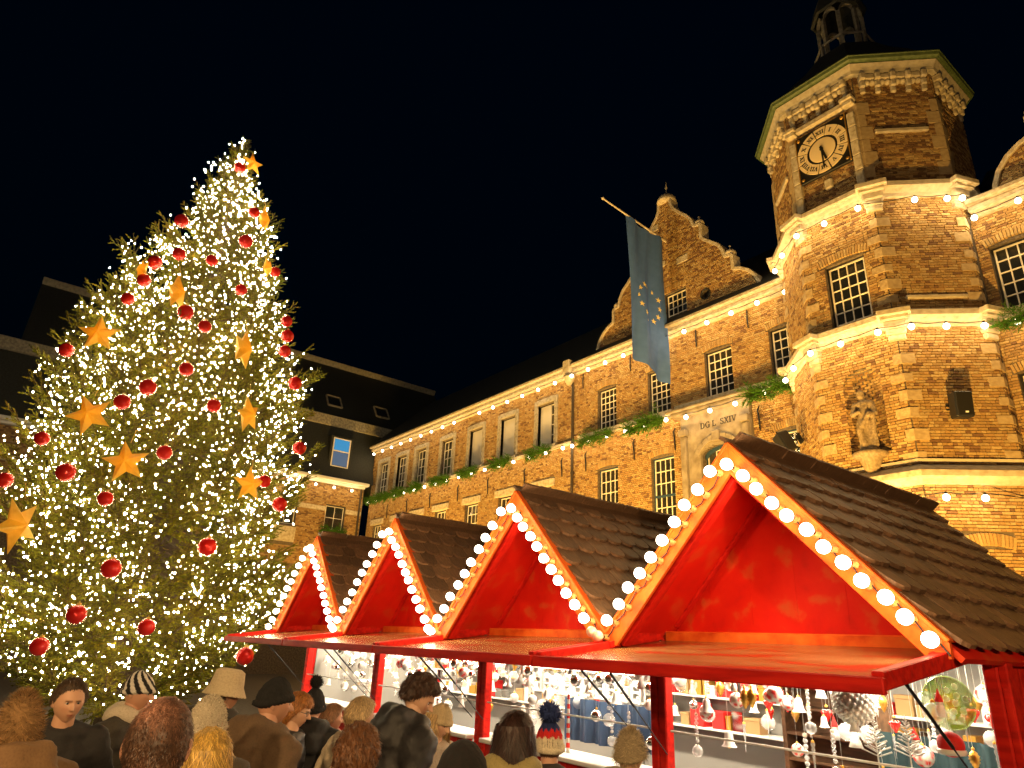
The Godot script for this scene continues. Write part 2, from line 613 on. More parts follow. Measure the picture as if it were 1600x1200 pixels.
# ------------------------------------------------------------------ the scene
func _ready() -> void:
	rng.seed = 2024
	noise.seed = 9
	var cam := Camera3D.new()
	cam.name = "camera"
	cam.fov = rad_to_deg(2.0 * atan(600.0 / FOCAL))
	cam.near = 0.05
	cam.far = 400.0
	cam.transform = Transform3D(Basis(RIGHT, UP, -AHEAD).orthonormalized(), EYE)
	add_child(cam)
	cam.current = true
	var env := Environment.new()
	env.background_mode = Environment.BG_SKY
	var sky := Sky.new()
	var air := ProceduralSkyMaterial.new()
	air.sky_top_color = Color8(0, 3, 10)
	air.sky_horizon_color = Color8(0, 3, 7)
	air.ground_bottom_color = Color8(3, 3, 4)
	air.ground_horizon_color = Color8(3, 5, 9)
	air.sky_curve = 0.4
	sky.sky_material = air
	env.sky = sky
	env.background_energy_multiplier = 1.0
	env.tonemap_mode = Environment.TONE_MAPPER_LINEAR
	env.tonemap_exposure = 1.0
	env.sdfgi_enabled = true
	env.ssao_enabled = true
	env.ssil_enabled = true
	var we := WorldEnvironment.new()
	we.name = "night"
	we.environment = env
	add_child(we)
	var moon := DirectionalLight3D.new()
	moon.name = "moon"
	moon.light_energy = 0.004
	moon.light_color = Color(0.7, 0.8, 1.0)
	moon.light_angular_distance = 0.5
	moon.shadow_enabled = true
	add_child(moon)
	moon.rotation_degrees = Vector3(-50, 30, 0)

	make_materials()
	var gr := MB.new()
	gr.quad(Vector3(-150, 0, -150), Vector3(150, 0, -150), Vector3(150, 0, 150), Vector3(-150, 0, 150), Vector3.UP)
	struct("ground", gr, M.paving)
	print("buildings ", Time.get_ticks_msec())
	town_hall()
	tower()
	corner_building()
	print("stalls ", Time.get_ticks_msec())
	stalls()
	print("lamps ", Time.get_ticks_msec())
	wall_lights()
	unseen_floodlights()
	unseen_lamps()
	print("tree ", Time.get_ticks_msec())
	fir_tree()
	garlands()
	flag()
	speakers()
	print("people ", Time.get_ticks_msec())
	crowd()
	print("wares ", Time.get_ticks_msec())
	wares()
	print("done ", Time.get_ticks_msec())


# ------------------------------------------------------------------ masonry
# what is left of [x0, x1] at height y once the openings are taken out
func gaps(y: float, x0: float, x1: float, holes: Array) -> Array:
	var out := [[x0, x1]]
	for h in holes:
		if y <= h[2] or y >= h[3]:
			continue
		var half: float = (h[1] - h[0]) * 0.5
		var mid: float = (h[0] + h[1]) * 0.5
		if h.size() > 4 and y > h[3] - h[4]:
			var e: float = (y - (h[3] - h[4])) / h[4]
			half *= sqrt(maxf(0.0, 1.0 - e * e))
		var nxt := []
		for r in out:
			if mid + half <= r[0] or mid - half >= r[1]:
				nxt.append(r)
				continue
			if mid - half > r[0] + 0.01:
				nxt.append([r[0], mid - half])
			if mid + half < r[1] - 0.01:
				nxt.append([mid + half, r[1]])
		out = nxt
	return out


func wall_bands(m: MB, t: Transform3D, ys: Array, iv: Callable, back := -0.4, front := -0.03) -> void:
	ys.sort()
	for i in ys.size() - 1:
		var a: float = ys[i]
		var b: float = ys[i + 1]
		if b - a < 0.004:
			continue
		for r in iv.call((a + b) * 0.5):
			m.box(Vector3((r[0] + r[1]) * 0.5, (a + b) * 0.5, (back + front) * 0.5), Vector3(r[1] - r[0], b - a, front - back), t)


func edges(y0: float, y1: float, holes: Array) -> Array:
	var ys := [y0, y1]
	for h in holes:
		for y in [h[2], h[3]]:
			if y > y0 and y < y1:
				ys.append(y)
		if h.size() > 4:
			for i in 9:
				var y: float = h[3] - h[4] * (1.0 - i / 9.0)
				if y > y0 and y < y1:
					ys.append(y)
	return ys


func lay_bricks(out: Array, t: Transform3D, y0: float, y1: float, iv: Callable, dark := 0.0) -> void:
	var y := y0
	var course := 0
	while y < y1:
		for r in iv.call(y + 0.035):
			var x: float = r[0]
			var l := 0.115 if course % 2 else 0.235
			var first := true
			while x < r[1] - 0.03:
				var len := l
				if rng.randf() < 0.12:
					len = 0.115
				if first and rng.randf() < 0.5:
					len *= 0.6
				first = false
				len = minf(len, r[1] - x)
				if r[1] - x - len < 0.05:
					len = r[1] - x
				var deep := 0.032 + rng.randf_range(-0.007, 0.009)
				var pick := rng.randi() % 6
				if pick == 3 and rng.randf() < 0.65:
					pick = 1
				if rng.randf() < dark:
					pick = 3
				var b := Basis(t.basis.x * (len - 0.011), t.basis.y * 0.0655, t.basis.z * deep)
				out.append([Transform3D(b, t * Vector3(x + len * 0.5, y + 0.037, -0.032)), pick, rng.randf_range(0.85, 1.12)])
				x += len
		y += 0.077
		course += 1


# a row of bricks on end over an opening, fanned a little
func soldiers(out: Array, t: Transform3D, x0: float, x1: float, y: float, h := 0.24) -> void:
	var n := int((x1 - x0) / 0.078)
	for i in n:
		var e := (i + 0.5) / n - 0.5
		var lift := 0.09 * (1.0 - 4.0 * e * e)
		var b := t.basis * Basis(Vector3(0, 0, 1), -e * 0.5)
		out.append([Transform3D(Basis(b.x * 0.064, b.y * h, b.z * 0.045), t * Vector3(lerpf(x0, x1, (i + 0.5) / n), y + h * 0.5 + lift, -0.03)), [0, 2, 4, 5][rng.randi() % 4], rng.randf_range(0.8, 1.15)])


func brick_mesh() -> ArrayMesh:
	if not shared.has("brick"):
		var m := MB.new()
		var a := [Vector3(-0.5, -0.5, 0), Vector3(0.5, -0.5, 0), Vector3(0.5, 0.5, 0), Vector3(-0.5, 0.5, 0)]
		var b := [Vector3(-0.48, -0.42, 1), Vector3(0.48, -0.44, 1), Vector3(0.475, 0.43, 1), Vector3(-0.485, 0.42, 1)]
		m.quad(b[0], b[1], b[2], b[3], Vector3(0, 0, 1))
		for i in 4:
			var j := (i + 1) % 4
			m.quad(a[i], a[j], b[j], b[i], (a[i] + a[j]) * 0.5)
		shared.brick = m.mesh()
	return shared.brick


func finish_bricks(list: Array, parent: Node3D, seen_above := 5.0) -> void:
	# the 300 that show largest become parts of their own, the rest one part
	var order := []
	for i in list.size():
		var p: Vector3 = parent.transform * list[i][0].origin
		if p.y > seen_above and p.x < -3.2:
			order.append([p.distance_to(EYE), i])
	order.sort_custom(func(a, b): return a[0] < b[0])
	var single := {}
	for k in mini(300, order.size()):
		single[order[k][1]] = true
	var ts := []
	var cols := []
	for i in list.size():
		var e: Array = list[i]
		if single.has(i):
			obj("brick", brick_mesh(), M["brick%d" % e[1]], parent, e[0])
		else:
			ts.append(e[0])
			var c := brick_color(e[1])
			cols.append(Color(c.r, c.g, c.b) * e[2])
	many("brickwork", brick_mesh(), M.brick, ts, cols, parent)


# a window set back in an opening; t: middle of the sill on the face of the wall
func window(parent: Node3D, t: Transform3D, w: float, h: float, cols: int, rows: int, o := {}) -> MeshInstance3D:
	var z: float = -o.get("deep", 0.2)
	var m := MB.new()
	var fr := 0.055
	for s in [-1, 1]:
		m.cbox(Vector3(s * (w - fr) * 0.5, h * 0.5, z), Vector3(fr, h, 0.09), 0.006)
	for y in [fr * 0.5, h - fr * 0.5]:
		m.cbox(Vector3(0, y, z), Vector3(w - fr * 2.0, fr, 0.085), 0.006)
	if o.has("transom"):
		m.cbox(Vector3(0, o.transom, z), Vector3(w - fr * 2.0, 0.09, 0.085), 0.006)
	if o.get("mullion", false):
		m.cbox(Vector3(0, h * 0.5, z), Vector3(0.12, h - fr * 2.0, 0.087), 0.006)
	var win := obj("window", m, o.get("frame", M.dark_frame), parent, t)
	# the lighter sash and its glazing bars
	var b := MB.new()
	var iw := w - fr * 2.0
	var ih := h - fr * 2.0
	var zz := z + 0.01
	for s in [-1, 1]:
		b.cbox(Vector3(s * (iw - 0.04) * 0.5, h * 0.5, zz), Vector3(0.04, ih, 0.05), 0.004)
	for y in [fr + 0.02, h - fr - 0.02]:
		b.cbox(Vector3(0, y, zz), Vector3(iw - 0.08, 0.04, 0.048), 0.004)
	var pw := (iw - 0.04) / cols
	var ph := (ih - 0.04) / rows
	for i in range(1, cols):
		b.cbox(Vector3(-iw * 0.5 + 0.02 + pw * i, h * 0.5, zz), Vector3(0.032, ih - 0.08, 0.04), 0.004)
	for i in range(1, rows):
		b.cbox(Vector3(0, fr + 0.02 + ph * i, zz), Vector3(iw - 0.08, 0.032, 0.044), 0.004)
	obj("glazing_bars", b, M.white_frame, win)
	var pane := BoxMesh.new()
	pane.size = Vector3(pw - 0.002, ph - 0.002, 0.005)
	for i in cols:
		for j in rows:
			obj("pane", pane, o.get("pane", M.pane), win, Transform3D(Basis.from_euler(Vector3(rng.randf_range(-0.012, 0.012), rng.randf_range(-0.012, 0.012), 0)), Vector3(-iw * 0.5 + 0.02 + pw * (i + 0.5), fr + 0.02 + ph * (j + 0.5), zz - 0.004)))
	var r := MB.new()
	var z0 := z - 0.06
	var z1 := z - 2.3
	r.quad(Vector3(-w / 2, 0, z1), Vector3(w / 2, 0, z1), Vector3(w / 2, h, z1), Vector3(-w / 2, h, z1), Vector3(0, 0, 1))
	for s in [-1, 1]:
		r.quad(Vector3(s * w / 2, 0, z0), Vector3(s * w / 2, 0, z1), Vector3(s * w / 2, h, z1), Vector3(s * w / 2, h, z0), Vector3(-s, 0, 0))
	for y in [0.0, h]:
		r.quad(Vector3(-w / 2, y, z0), Vector3(w / 2, y, z0), Vector3(w / 2, y, z1), Vector3(-w / 2, y, z1), Vector3(0, 1 if y == 0.0 else -1, 0))
	obj("room", r, o.get("room", M.room), win)
	if o.has("blind"):
		var q := MB.new()
		var f: Array = o.cover
		q.box(Vector3(lerpf(-iw, iw, (f[0] + f[1]) * 0.5) * 0.5, fr + ih * (f[2] + f[3]) * 0.5, zz + 0.035 if f.size() > 4 else zz - 0.05), Vector3(iw * (f[1] - f[0]), ih * (f[3] - f[2]), 0.012))
		obj("blind", q, o.blind, win)
	return win


# the curved gable: half widths by height above the eaves
const GABLE := [[4.07, 0.0], [4.03, 0.35], [3.88, 0.75], [3.62, 1.08], [3.3, 1.3], [3.02, 1.4], [3.0, 2.0], [2.7, 2.08], [2.62, 2.4], [2.45, 2.7], [2.1, 3.0], [1.82, 3.25], [1.72, 3.4], [1.72, 4.0], [1.4, 4.08], [1.3, 4.4], [1.1, 4.7], [0.75, 5.05], [0.45, 5.4], [0.32, 5.7], [0.3, 5.95]]


func gable_half(y: float) -> float:
	for i in GABLE.size() - 1:
		if y <= GABLE[i + 1][1]:
			return lerpf(GABLE[i][0], GABLE[i + 1][0], clampf((y - GABLE[i][1]) / maxf(GABLE[i + 1][1] - GABLE[i][1], 0.001), 0, 1))
	return 0.0


func gable(parent: Node3D, list: Array, cx: float, y0: float, full: bool) -> void:
	var t := Transform3D(Basis.IDENTITY, Vector3(cx, y0, 0))
	var holes := [[-0.2, 0.85, 0.0, 1.6]] if full else []
	for s in [-1, 1]:
		if full:
			holes.append([s * 1.75 - 0.2, s * 1.75 + 0.2, 0.68, 1.08, 0.2])
	var iv := func(y: float) -> Array:
		var hw := gable_half(y) - 0.02
		return gaps(y, -hw, hw, holes)
	var m := MB.new()
	var ys := edges(0.0, 5.95, holes)
	for i in 60:
		ys.append(i * 0.1)
	wall_bands(m, t, ys, iv)
	var g := obj("gable", m, M.mortar, parent)
	lay_bricks(list, t, 0.02, 5.9, iv, 0.22)
	var cp := MB.new()
	for s in [-1, 1]:
		for i in GABLE.size() - 1:
			var a := Vector3(s * GABLE[i][0], GABLE[i][1], -0.17)
			var b := Vector3(s * GABLE[i + 1][0], GABLE[i + 1][1], -0.17)
			var d := (b - a).normalized()
			var out = Vector3(d.y, -d.x, 0) * s
			if out.x * s < 0 and absf(out.x) > 0.01:
				out = -out
			cp.bar(a - d * 0.02, b + d * 0.02, out * (0.13 + 0.003 * (i % 3)), Vector3(0, 0, 0.46 + 0.004 * (i % 2)), 0.015)
		for q in [[2.84, 2.04, 0.2], [1.56, 4.04, 0.18]]:
			var at := Vector3(s * q[0], q[1] + 0.07, 0.0)
			var k: float = q[2]
			cp.lathe([Vector2(0.01, -0.02), Vector2(k, 0.0), Vector2(k * 1.15, 0.05), Vector2(k * 1.1, 0.12), Vector2(k * 0.8, k), Vector2(k * 0.3, k * 1.3), Vector2(0.025, k * 1.45), Vector2(0.02, k * 1.8), Vector2(0.05, k * 2.0), Vector2(0.0, k * 2.3)], 12, Transform3D(Basis.IDENTITY, at + Vector3(0, 0, -0.15)))
	cp.lathe([Vector2(0.01, 0), Vector2(0.36, 0.0), Vector2(0.42, 0.06), Vector2(0.42, 0.13), Vector2(0.38, 0.28), Vector2(0.25, 0.42), Vector2(0.04, 0.5), Vector2(0.025, 0.75), Vector2(0.06, 0.85), Vector2(0.025, 0.95), Vector2(0.0, 1.2)], 14, Transform3D(Basis.IDENTITY, Vector3(0, 5.93, -0.15)))
	for b in [[-0.55, 4.95, 0.35, 0.28], [-0.35, 3.05, 0.5, 0.26], [0.75, 2.85, 0.55, 0.3]]:
		if full:
			cp.cbox(Vector3(b[0], b[1], -0.01), Vector3(b[2], b[3], 0.08), 0.02)
	obj("coping", cp, M.stone, g, t)
	if full:
		window(parent, Transform3D(Basis.IDENTITY, t * Vector3(0.325, 0.0, 0)), 1.05, 1.6, 4, 5, {"deep": 0.16})
		for s in [-1, 1]:
			var oc := MB.new()
			var ring := []
			for k in 25:
				ring.append(Vector3(cos(TAU * k / 24) * 0.2, sin(TAU * k / 24) * 0.2, 0))
			oc.tube(ring, [0.035], 8, false)
			oc.lathe([Vector2(0.0, 0), Vector2(0.2, 0)], 20, Transform3D(Basis(Vector3.RIGHT, PI / 2), Vector3(0, 0, -0.2)))
			obj("oculus", oc, M.dark_frame, g, t * Transform3D(Basis.IDENTITY, Vector3(s * 1.75, 0.88, 0.0)))
		soldiers(list, t, -0.25, 0.9, 1.62)


func town_hall() -> void:
	var th := thing("town_hall", "long brick town hall with a curved stepped gable behind the red stalls", "building", Vector3(0, 0, WALL_Z))
	var ident := Transform3D.IDENTITY
	var list := []
	var up_left := [-38.75, -36.4, -34.1, -31.25, -28.45, -25.7, -22.8]
	var low_left := [-38.85, -36.3, -34.0, -31.45, -28.5, -25.65, -22.9]
	var holes := []
	for x in up_left:
		holes.append([x - 0.6, x + 0.6, 10.6, 12.68])
	for x in low_left:
		holes.append([x - 0.58, x + 0.58, 6.3, 8.72])
	var up_right := [[-18.9, 1.1, 4, 6], [-16.1, 1.1, 4, 6], [-13.35, 1.15, 4, 5], [-10.72, 1.15, 4, 5]]
	for a in up_right:
		holes.append([a[0] - a[1] / 2, a[0] + a[1] / 2, 10.62, 12.42])
	var low_right := [[-18.88, 1.15, 8.95], [-16.05, 1.1, 8.9], [-10.85, 1.05, 8.85]]
	for a in low_right:
		holes.append([a[0] - a[1] / 2, a[0] + a[1] / 2, 5.6, a[2]])
	var door := [-14.25, -12.75, 3.0, 8.87, 0.32]
	holes.append(door)
	var iv := func(y: float) -> Array: return gaps(y, -40.3, -8.5, holes)
	var m := MB.new()
	wall_bands(m, ident, edges(0.0, 13.9, holes), iv)
	obj("wall", m, M.mortar, th)
	var clear := holes.duplicate()
	clear.append([-15.1, -12.15, 0.0, 10.4])
	for a in up_right + low_right:
		var head: float = 12.42 if a.size() > 3 else a[2]
		clear.append([a[0] - a[1] / 2 - 0.1, a[0] + a[1] / 2 + 0.1, head, head + 0.26])
		soldiers(list, ident, a[0] - a[1] / 2 - 0.1, a[0] + a[1] / 2 + 0.1, head + 0.0, 0.24)
	for x in up_left:
		clear.append([x - 0.82, x + 0.82, 10.5, 12.92])
	for x in low_left:
		clear.append([x - 0.8, x + 0.8, 8.7, 9.05])
	lay_bricks(list, ident, 5.0, 13.5, func(y: float) -> Array: return gaps(y, -40.3, -9.6, clear), 0.05)
	gable(th, list, -15.42, 13.9, true)
	finish_bricks(list, th)
	# windows
	for i in up_left.size():
		var x: float = up_left[i]
		var o := {"room": M.warm_room}
		if i == 3:
			o.merge({"blind": M.green_blind, "cover": [0.0, 1.0, 0.0, 0.55]})
		if i in [4, 5]:
			o.merge({"blind": M.blind, "cover": [0.0, 1.0, 0.0, 1.0, 1]})
		if i == 6:
			o.merge({"blind": M.blind, "cover": [0.0, 0.68, 0.0, 1.0, 1]})
		window(th, Transform3D(Basis.IDENTITY, Vector3(x, 10.6, 0)), 1.2, 2.08, 3, 4, o)
		var s := MB.new()
		for e in [-1, 1]:
			s.cbox(Vector3(e * 0.71, 1.16, -0.06), Vector3(0.22, 2.32, 0.24), 0.012)
		s.cbox(Vector3(0, 2.22, -0.05), Vector3(1.2, 0.24, 0.25), 0.012)
		s.cbox(Vector3(0, -0.07, 0.02), Vector3(1.66, 0.12, 0.3), 0.015)
		obj("window_surround", s, M.grey_stone, th, Transform3D(Basis.IDENTITY, Vector3(x, 10.6, 0)))
	for x in low_left:
		window(th, Transform3D(Basis.IDENTITY, Vector3(x, 6.3, 0)), 1.16, 2.42, 3, 5, {"room": M.warm_room})
		var s := MB.new()
		s.cbox(Vector3(x, 8.88, -0.02), Vector3(1.6, 0.33, 0.2), 0.015)
		obj("lintel", s, M.stone, th)
	for a in up_right:
		window(th, Transform3D(Basis.IDENTITY, Vector3(a[0], 10.62, 0)), a[1], 1.8, a[2], a[3], {"room": M.warm_room})
	for a in low_right:
		window(th, Transform3D(Basis.IDENTITY, Vector3(a[0], 5.6, 0)), a[1], a[2] - 5.6, 4, 7, {"room": M.warm_room, "frame": M.blue_frame, "transom": 1.85})
	# the stone portal with its inscription
	var p := MB.new()
	var pst := func(y: float) -> Array: return gaps(y, -15.05, -12.2, [door])
	wall_bands(p, ident, edges(0.0, 10.1, [door]), pst, -0.029, 0.1)
	for e in [[-14.9, 0.24], [-12.35, 0.24]]:
		p.cbox(Vector3(e[0], 4.7, 0.15), Vector3(e[1], 9.3, 0.12), 0.015)
		p.cbox(Vector3(e[0], 9.5, 0.17), Vector3(0.34, 0.25, 0.2), 0.02)
	for i in 9:
		var a0 := PI * (0.14 + 0.72 * i / 9.0)
		var a1 := PI * (0.14 + 0.72 * (i + 1) / 9.0)
		p.bar(Vector3(-13.5 + cos(a0) * 0.98, 8.15 + sin(a0) * 0.98, 0.13), Vector3(-13.5 + cos(a1) * 0.98, 8.15 + sin(a1) * 0.98, 0.13), Vector3(cos((a0 + a1) / 2), sin((a0 + a1) / 2), 0) * (0.2 + 0.003 * (i % 2)), Vector3(0, 0, 0.1 + 0.004 * (i % 2)), 0.012)
	p.cbox(Vector3(-13.5, 9.13, 0.18), Vector3(0.3, 0.4, 0.16), 0.03)
	p.cbox(Vector3(-13.62, 10.15, 0.22), Vector3(3.2, 0.13, 0.56), 0.03)
	p.cbox(Vector3(-13.62, 10.27, 0.26), Vector3(3.5, 0.11, 0.68), 0.03)
	var portal := obj("portal", p, M.plaster, th)
	var font := SystemFont.new()
	font.font_names = PackedStringArray(["Droid Serif"])
	var tm := TextMesh.new()
	tm.text = "DG L  SXIV"
	tm.font = font
	tm.font_size = 64
	tm.pixel_size = 0.0046
	tm.depth = 0.012
	obj("inscription", tm, M.black_iron, portal, Transform3D(Basis.IDENTITY, Vector3(-13.45, 9.62, 0.108)))
	var dw := window(th, Transform3D(Basis.IDENTITY, Vector3(-13.5, 5.4, 0)), 1.5, 3.42, 4, 6, {"room": M.warm_room, "frame": M.blue_frame, "mullion": true, "deep": 0.28})
	var ar := MB.new()
	for i in 8:
		var e0 := -1.0 + 2.0 * i / 8.0
		var e1 := -1.0 + 2.0 * (i + 1) / 8.0
		ar.bar(Vector3(e0 * 0.74, 3.1 + 0.34 * sqrt(1.0 - e0 * e0 * 0.98), -0.2), Vector3(e1 * 0.74, 3.1 + 0.34 * sqrt(1.0 - e1 * e1 * 0.98), -0.2), Vector3(0, 0.16, 0), Vector3(0, 0, 0.1 + 0.004 * (i % 2)))
	obj("arched_head", ar, M.blue_frame, dw)
	# cornice, ledge, gutter, pipe, wall anchors
	var c := MB.new()
	for seg in [[-40.3, -20.95], [-20.9, -8.8]]:
		var mid: float = (seg[0] + seg[1]) / 2
		var l: float = seg[1] - seg[0]
		c.cbox(Vector3(mid, 13.56, 0.04), Vector3(l, 0.12, 0.2), 0.02)
		c.cbox(Vector3(mid, 13.7, 0.12), Vector3(l, 0.16, 0.36), 0.03)
		c.cbox(Vector3(mid, 13.86, 0.2), Vector3(l, 0.15, 0.52), 0.03)
	obj("cornice", c, M.stone, th)
	var lg := MB.new()
	lg.cbox(Vector3(-30.6, 10.4, 0.05), Vector3(19.3, 0.14, 0.22), 0.02)
	lg.cbox(Vector3(-17.9, 10.45, 0.08), Vector3(5.1, 0.22, 0.3), 0.03)
	lg.cbox(Vector3(-10.3, 10.45, 0.08), Vector3(3.3, 0.22, 0.3), 0.03)
	lg.cbox(Vector3(-13.6, 10.5, 0.1), Vector3(3.2, 0.17, 0.34), 0.03)
	obj("ledge", lg, M.stone, th)
	var pp := MB.new()
	pp.tube([Vector3(-20.88, 0.0, 0.1), Vector3(-20.88, 12.9, 0.1), Vector3(-20.88, 13.2, 0.14), Vector3(-20.88, 13.5, 0.3)], [0.06], 10)
	for y in [6.5, 9.0, 11.5]:
		pp.tube([Vector3(-20.88, y, 0.1), Vector3(-20.88, y + 0.07, 0.1)], [0.075], 10)
	obj("drainpipe", pp, M.pipe, th)
	var hop := MB.new()
	hop.lathe([Vector2(0.02, -0.32), Vector2(0.1, -0.3), Vector2(0.2, -0.12), Vector2(0.24, 0.0), Vector2(0.27, 0.02), Vector2(0.27, 0.1), Vector2(0.0, 0.1)], 12, Transform3D(Basis.IDENTITY, Vector3(-20.88, 13.3, 0.34)))
	obj("rain_hopper", hop, M.stone, th)
	var dorm := MB.new()
	dorm.cbox(Vector3(-20.93, 13.85, 0.28), Vector3(0.42, 0.62, 0.5), 0.03)
	obj("parapet_block", dorm, M.stone, th)
	for x in [-37.6, -35.2, -32.6, -29.8, -27.1, -24.2, -21.6, -20.1, -17.4, -15.4, -11.9]:
		var an := MB.new()
		an.tube([Vector3(x, 9.0, 0.03), Vector3(x + 0.02, 9.35, 0.06), Vector3(x - 0.02, 9.7, 0.06), Vector3(x + 0.04, 9.85, 0.03)], [0.022, 0.03, 0.03, 0.015], 6)
		obj("wall_anchor", an, M.black_iron, th)
	for x in [-20.3, -17.5, -14.2, -12.0]:
		var an := MB.new()
		an.tube([Vector3(x, 12.75, 0.03), Vector3(x, 13.1, 0.05), Vector3(x, 13.45, 0.03)], [0.02, 0.028, 0.02], 6)
		obj("wall_anchor", an, M.black_iron, th)
	var r := MB.new()
	r.prism(PackedVector2Array([Vector2(-0.45, 13.94), Vector2(3.8, 18.05), Vector2(8.2, 13.94)]), -40.3, -6.5, Transform3D(Basis(Vector3(0, 0, -1), Vector3(0, 1, 0), Vector3(1, 0, 0)), Vector3.ZERO))
	r.prism(PackedVector2Array([Vector2(-18.9, 13.95), Vector2(-15.42, 18.9), Vector2(-11.9, 13.95)]), -6.0, -0.4)
	obj("roof", r, M.slate, th)
	# windows further on, right of the tower, belong to the right wing
	var rw := thing("right_wing", "short brick wing with a rounded gable right of the clock tower", "building", Vector3(0, 0, WALL_Z))
	list = []
	holes = [[-4.72, -3.55, 10.68, 12.55], [-1.9, -0.75, 10.68, 12.55], [-4.75, -3.6, 5.8, 8.95], [-1.9, -0.75, 5.8, 8.95]]
	iv = func(y: float) -> Array: return gaps(y, -5.6, 4.0, holes)
	m = MB.new()
	wall_bands(m, ident, edges(0.0, 13.9, holes), iv)
	obj("wall", m, M.mortar, rw)
	clear = holes.duplicate()
	for h in holes:
		clear.append([h[0] - 0.1, h[1] + 0.1, h[3], h[3] + 0.26])
		soldiers(list, ident, h[0] - 0.1, h[1] + 0.1, h[3])
		window(rw, Transform3D(Basis.IDENTITY, Vector3((h[0] + h[1]) / 2, h[2], 0)), h[1] - h[0], h[3] - h[2], 4, 5 if h[2] > 10 else 7, {"room": M.warm_room})
	lay_bricks(list, ident, 5.0, 13.5, func(y: float) -> Array: return gaps(y, -5.6, 4.0, clear), 0.05)
	gable(rw, list, -0.2, 13.9, false)
	finish_bricks(list, rw)
	c = MB.new()
	c.cbox(Vector3(-0.4, 13.56, 0.04), Vector3(9.0, 0.12, 0.2), 0.02)
	c.cbox(Vector3(-0.4, 13.7, 0.12), Vector3(9.0, 0.16, 0.36), 0.03)
	c.cbox(Vector3(-0.4, 13.86, 0.2), Vector3(9.0, 0.15, 0.52), 0.03)
	obj("cornice", c, M.stone, rw)
	lg = MB.new()
	lg.cbox(Vector3(-0.4, 10.48, 0.08), Vector3(9.0, 0.2, 0.3), 0.03)
	obj("ledge", lg, M.stone, rw)
	pp = MB.new()
	pp.tube([Vector3(-5.02, 0.0, 0.12), Vector3(-5.02, 13.3, 0.12), Vector3(-4.95, 13.5, 0.25)], [0.07], 10)
	obj("drainpipe", pp, M.pipe, rw)
	r = MB.new()
	r.prism(PackedVector2Array([Vector2(0.4, 13.94), Vector2(3.8, 17.3), Vector2(8.2, 13.94)]), -5.2, 4.0, Transform3D(Basis(Vector3(0, 0, -1), Vector3(0, 1, 0), Vector3(1, 0, 0)), Vector3.ZERO))
	obj("roof", r, M.slate, rw)


func tower_face(k: float, a: float) -> Transform3D:
	var b := Basis(Vector3.UP, deg_to_rad(k))
	return Transform3D(b, b.z * a)


func ring(m: MB, prof: Array) -> void:
	var pr := []
	for p in prof:
		pr.append(Vector2(p[0] / cos(PI / 8), p[1]))
	m.lathe(pr, 8, Transform3D.IDENTITY, true, PI / 8)


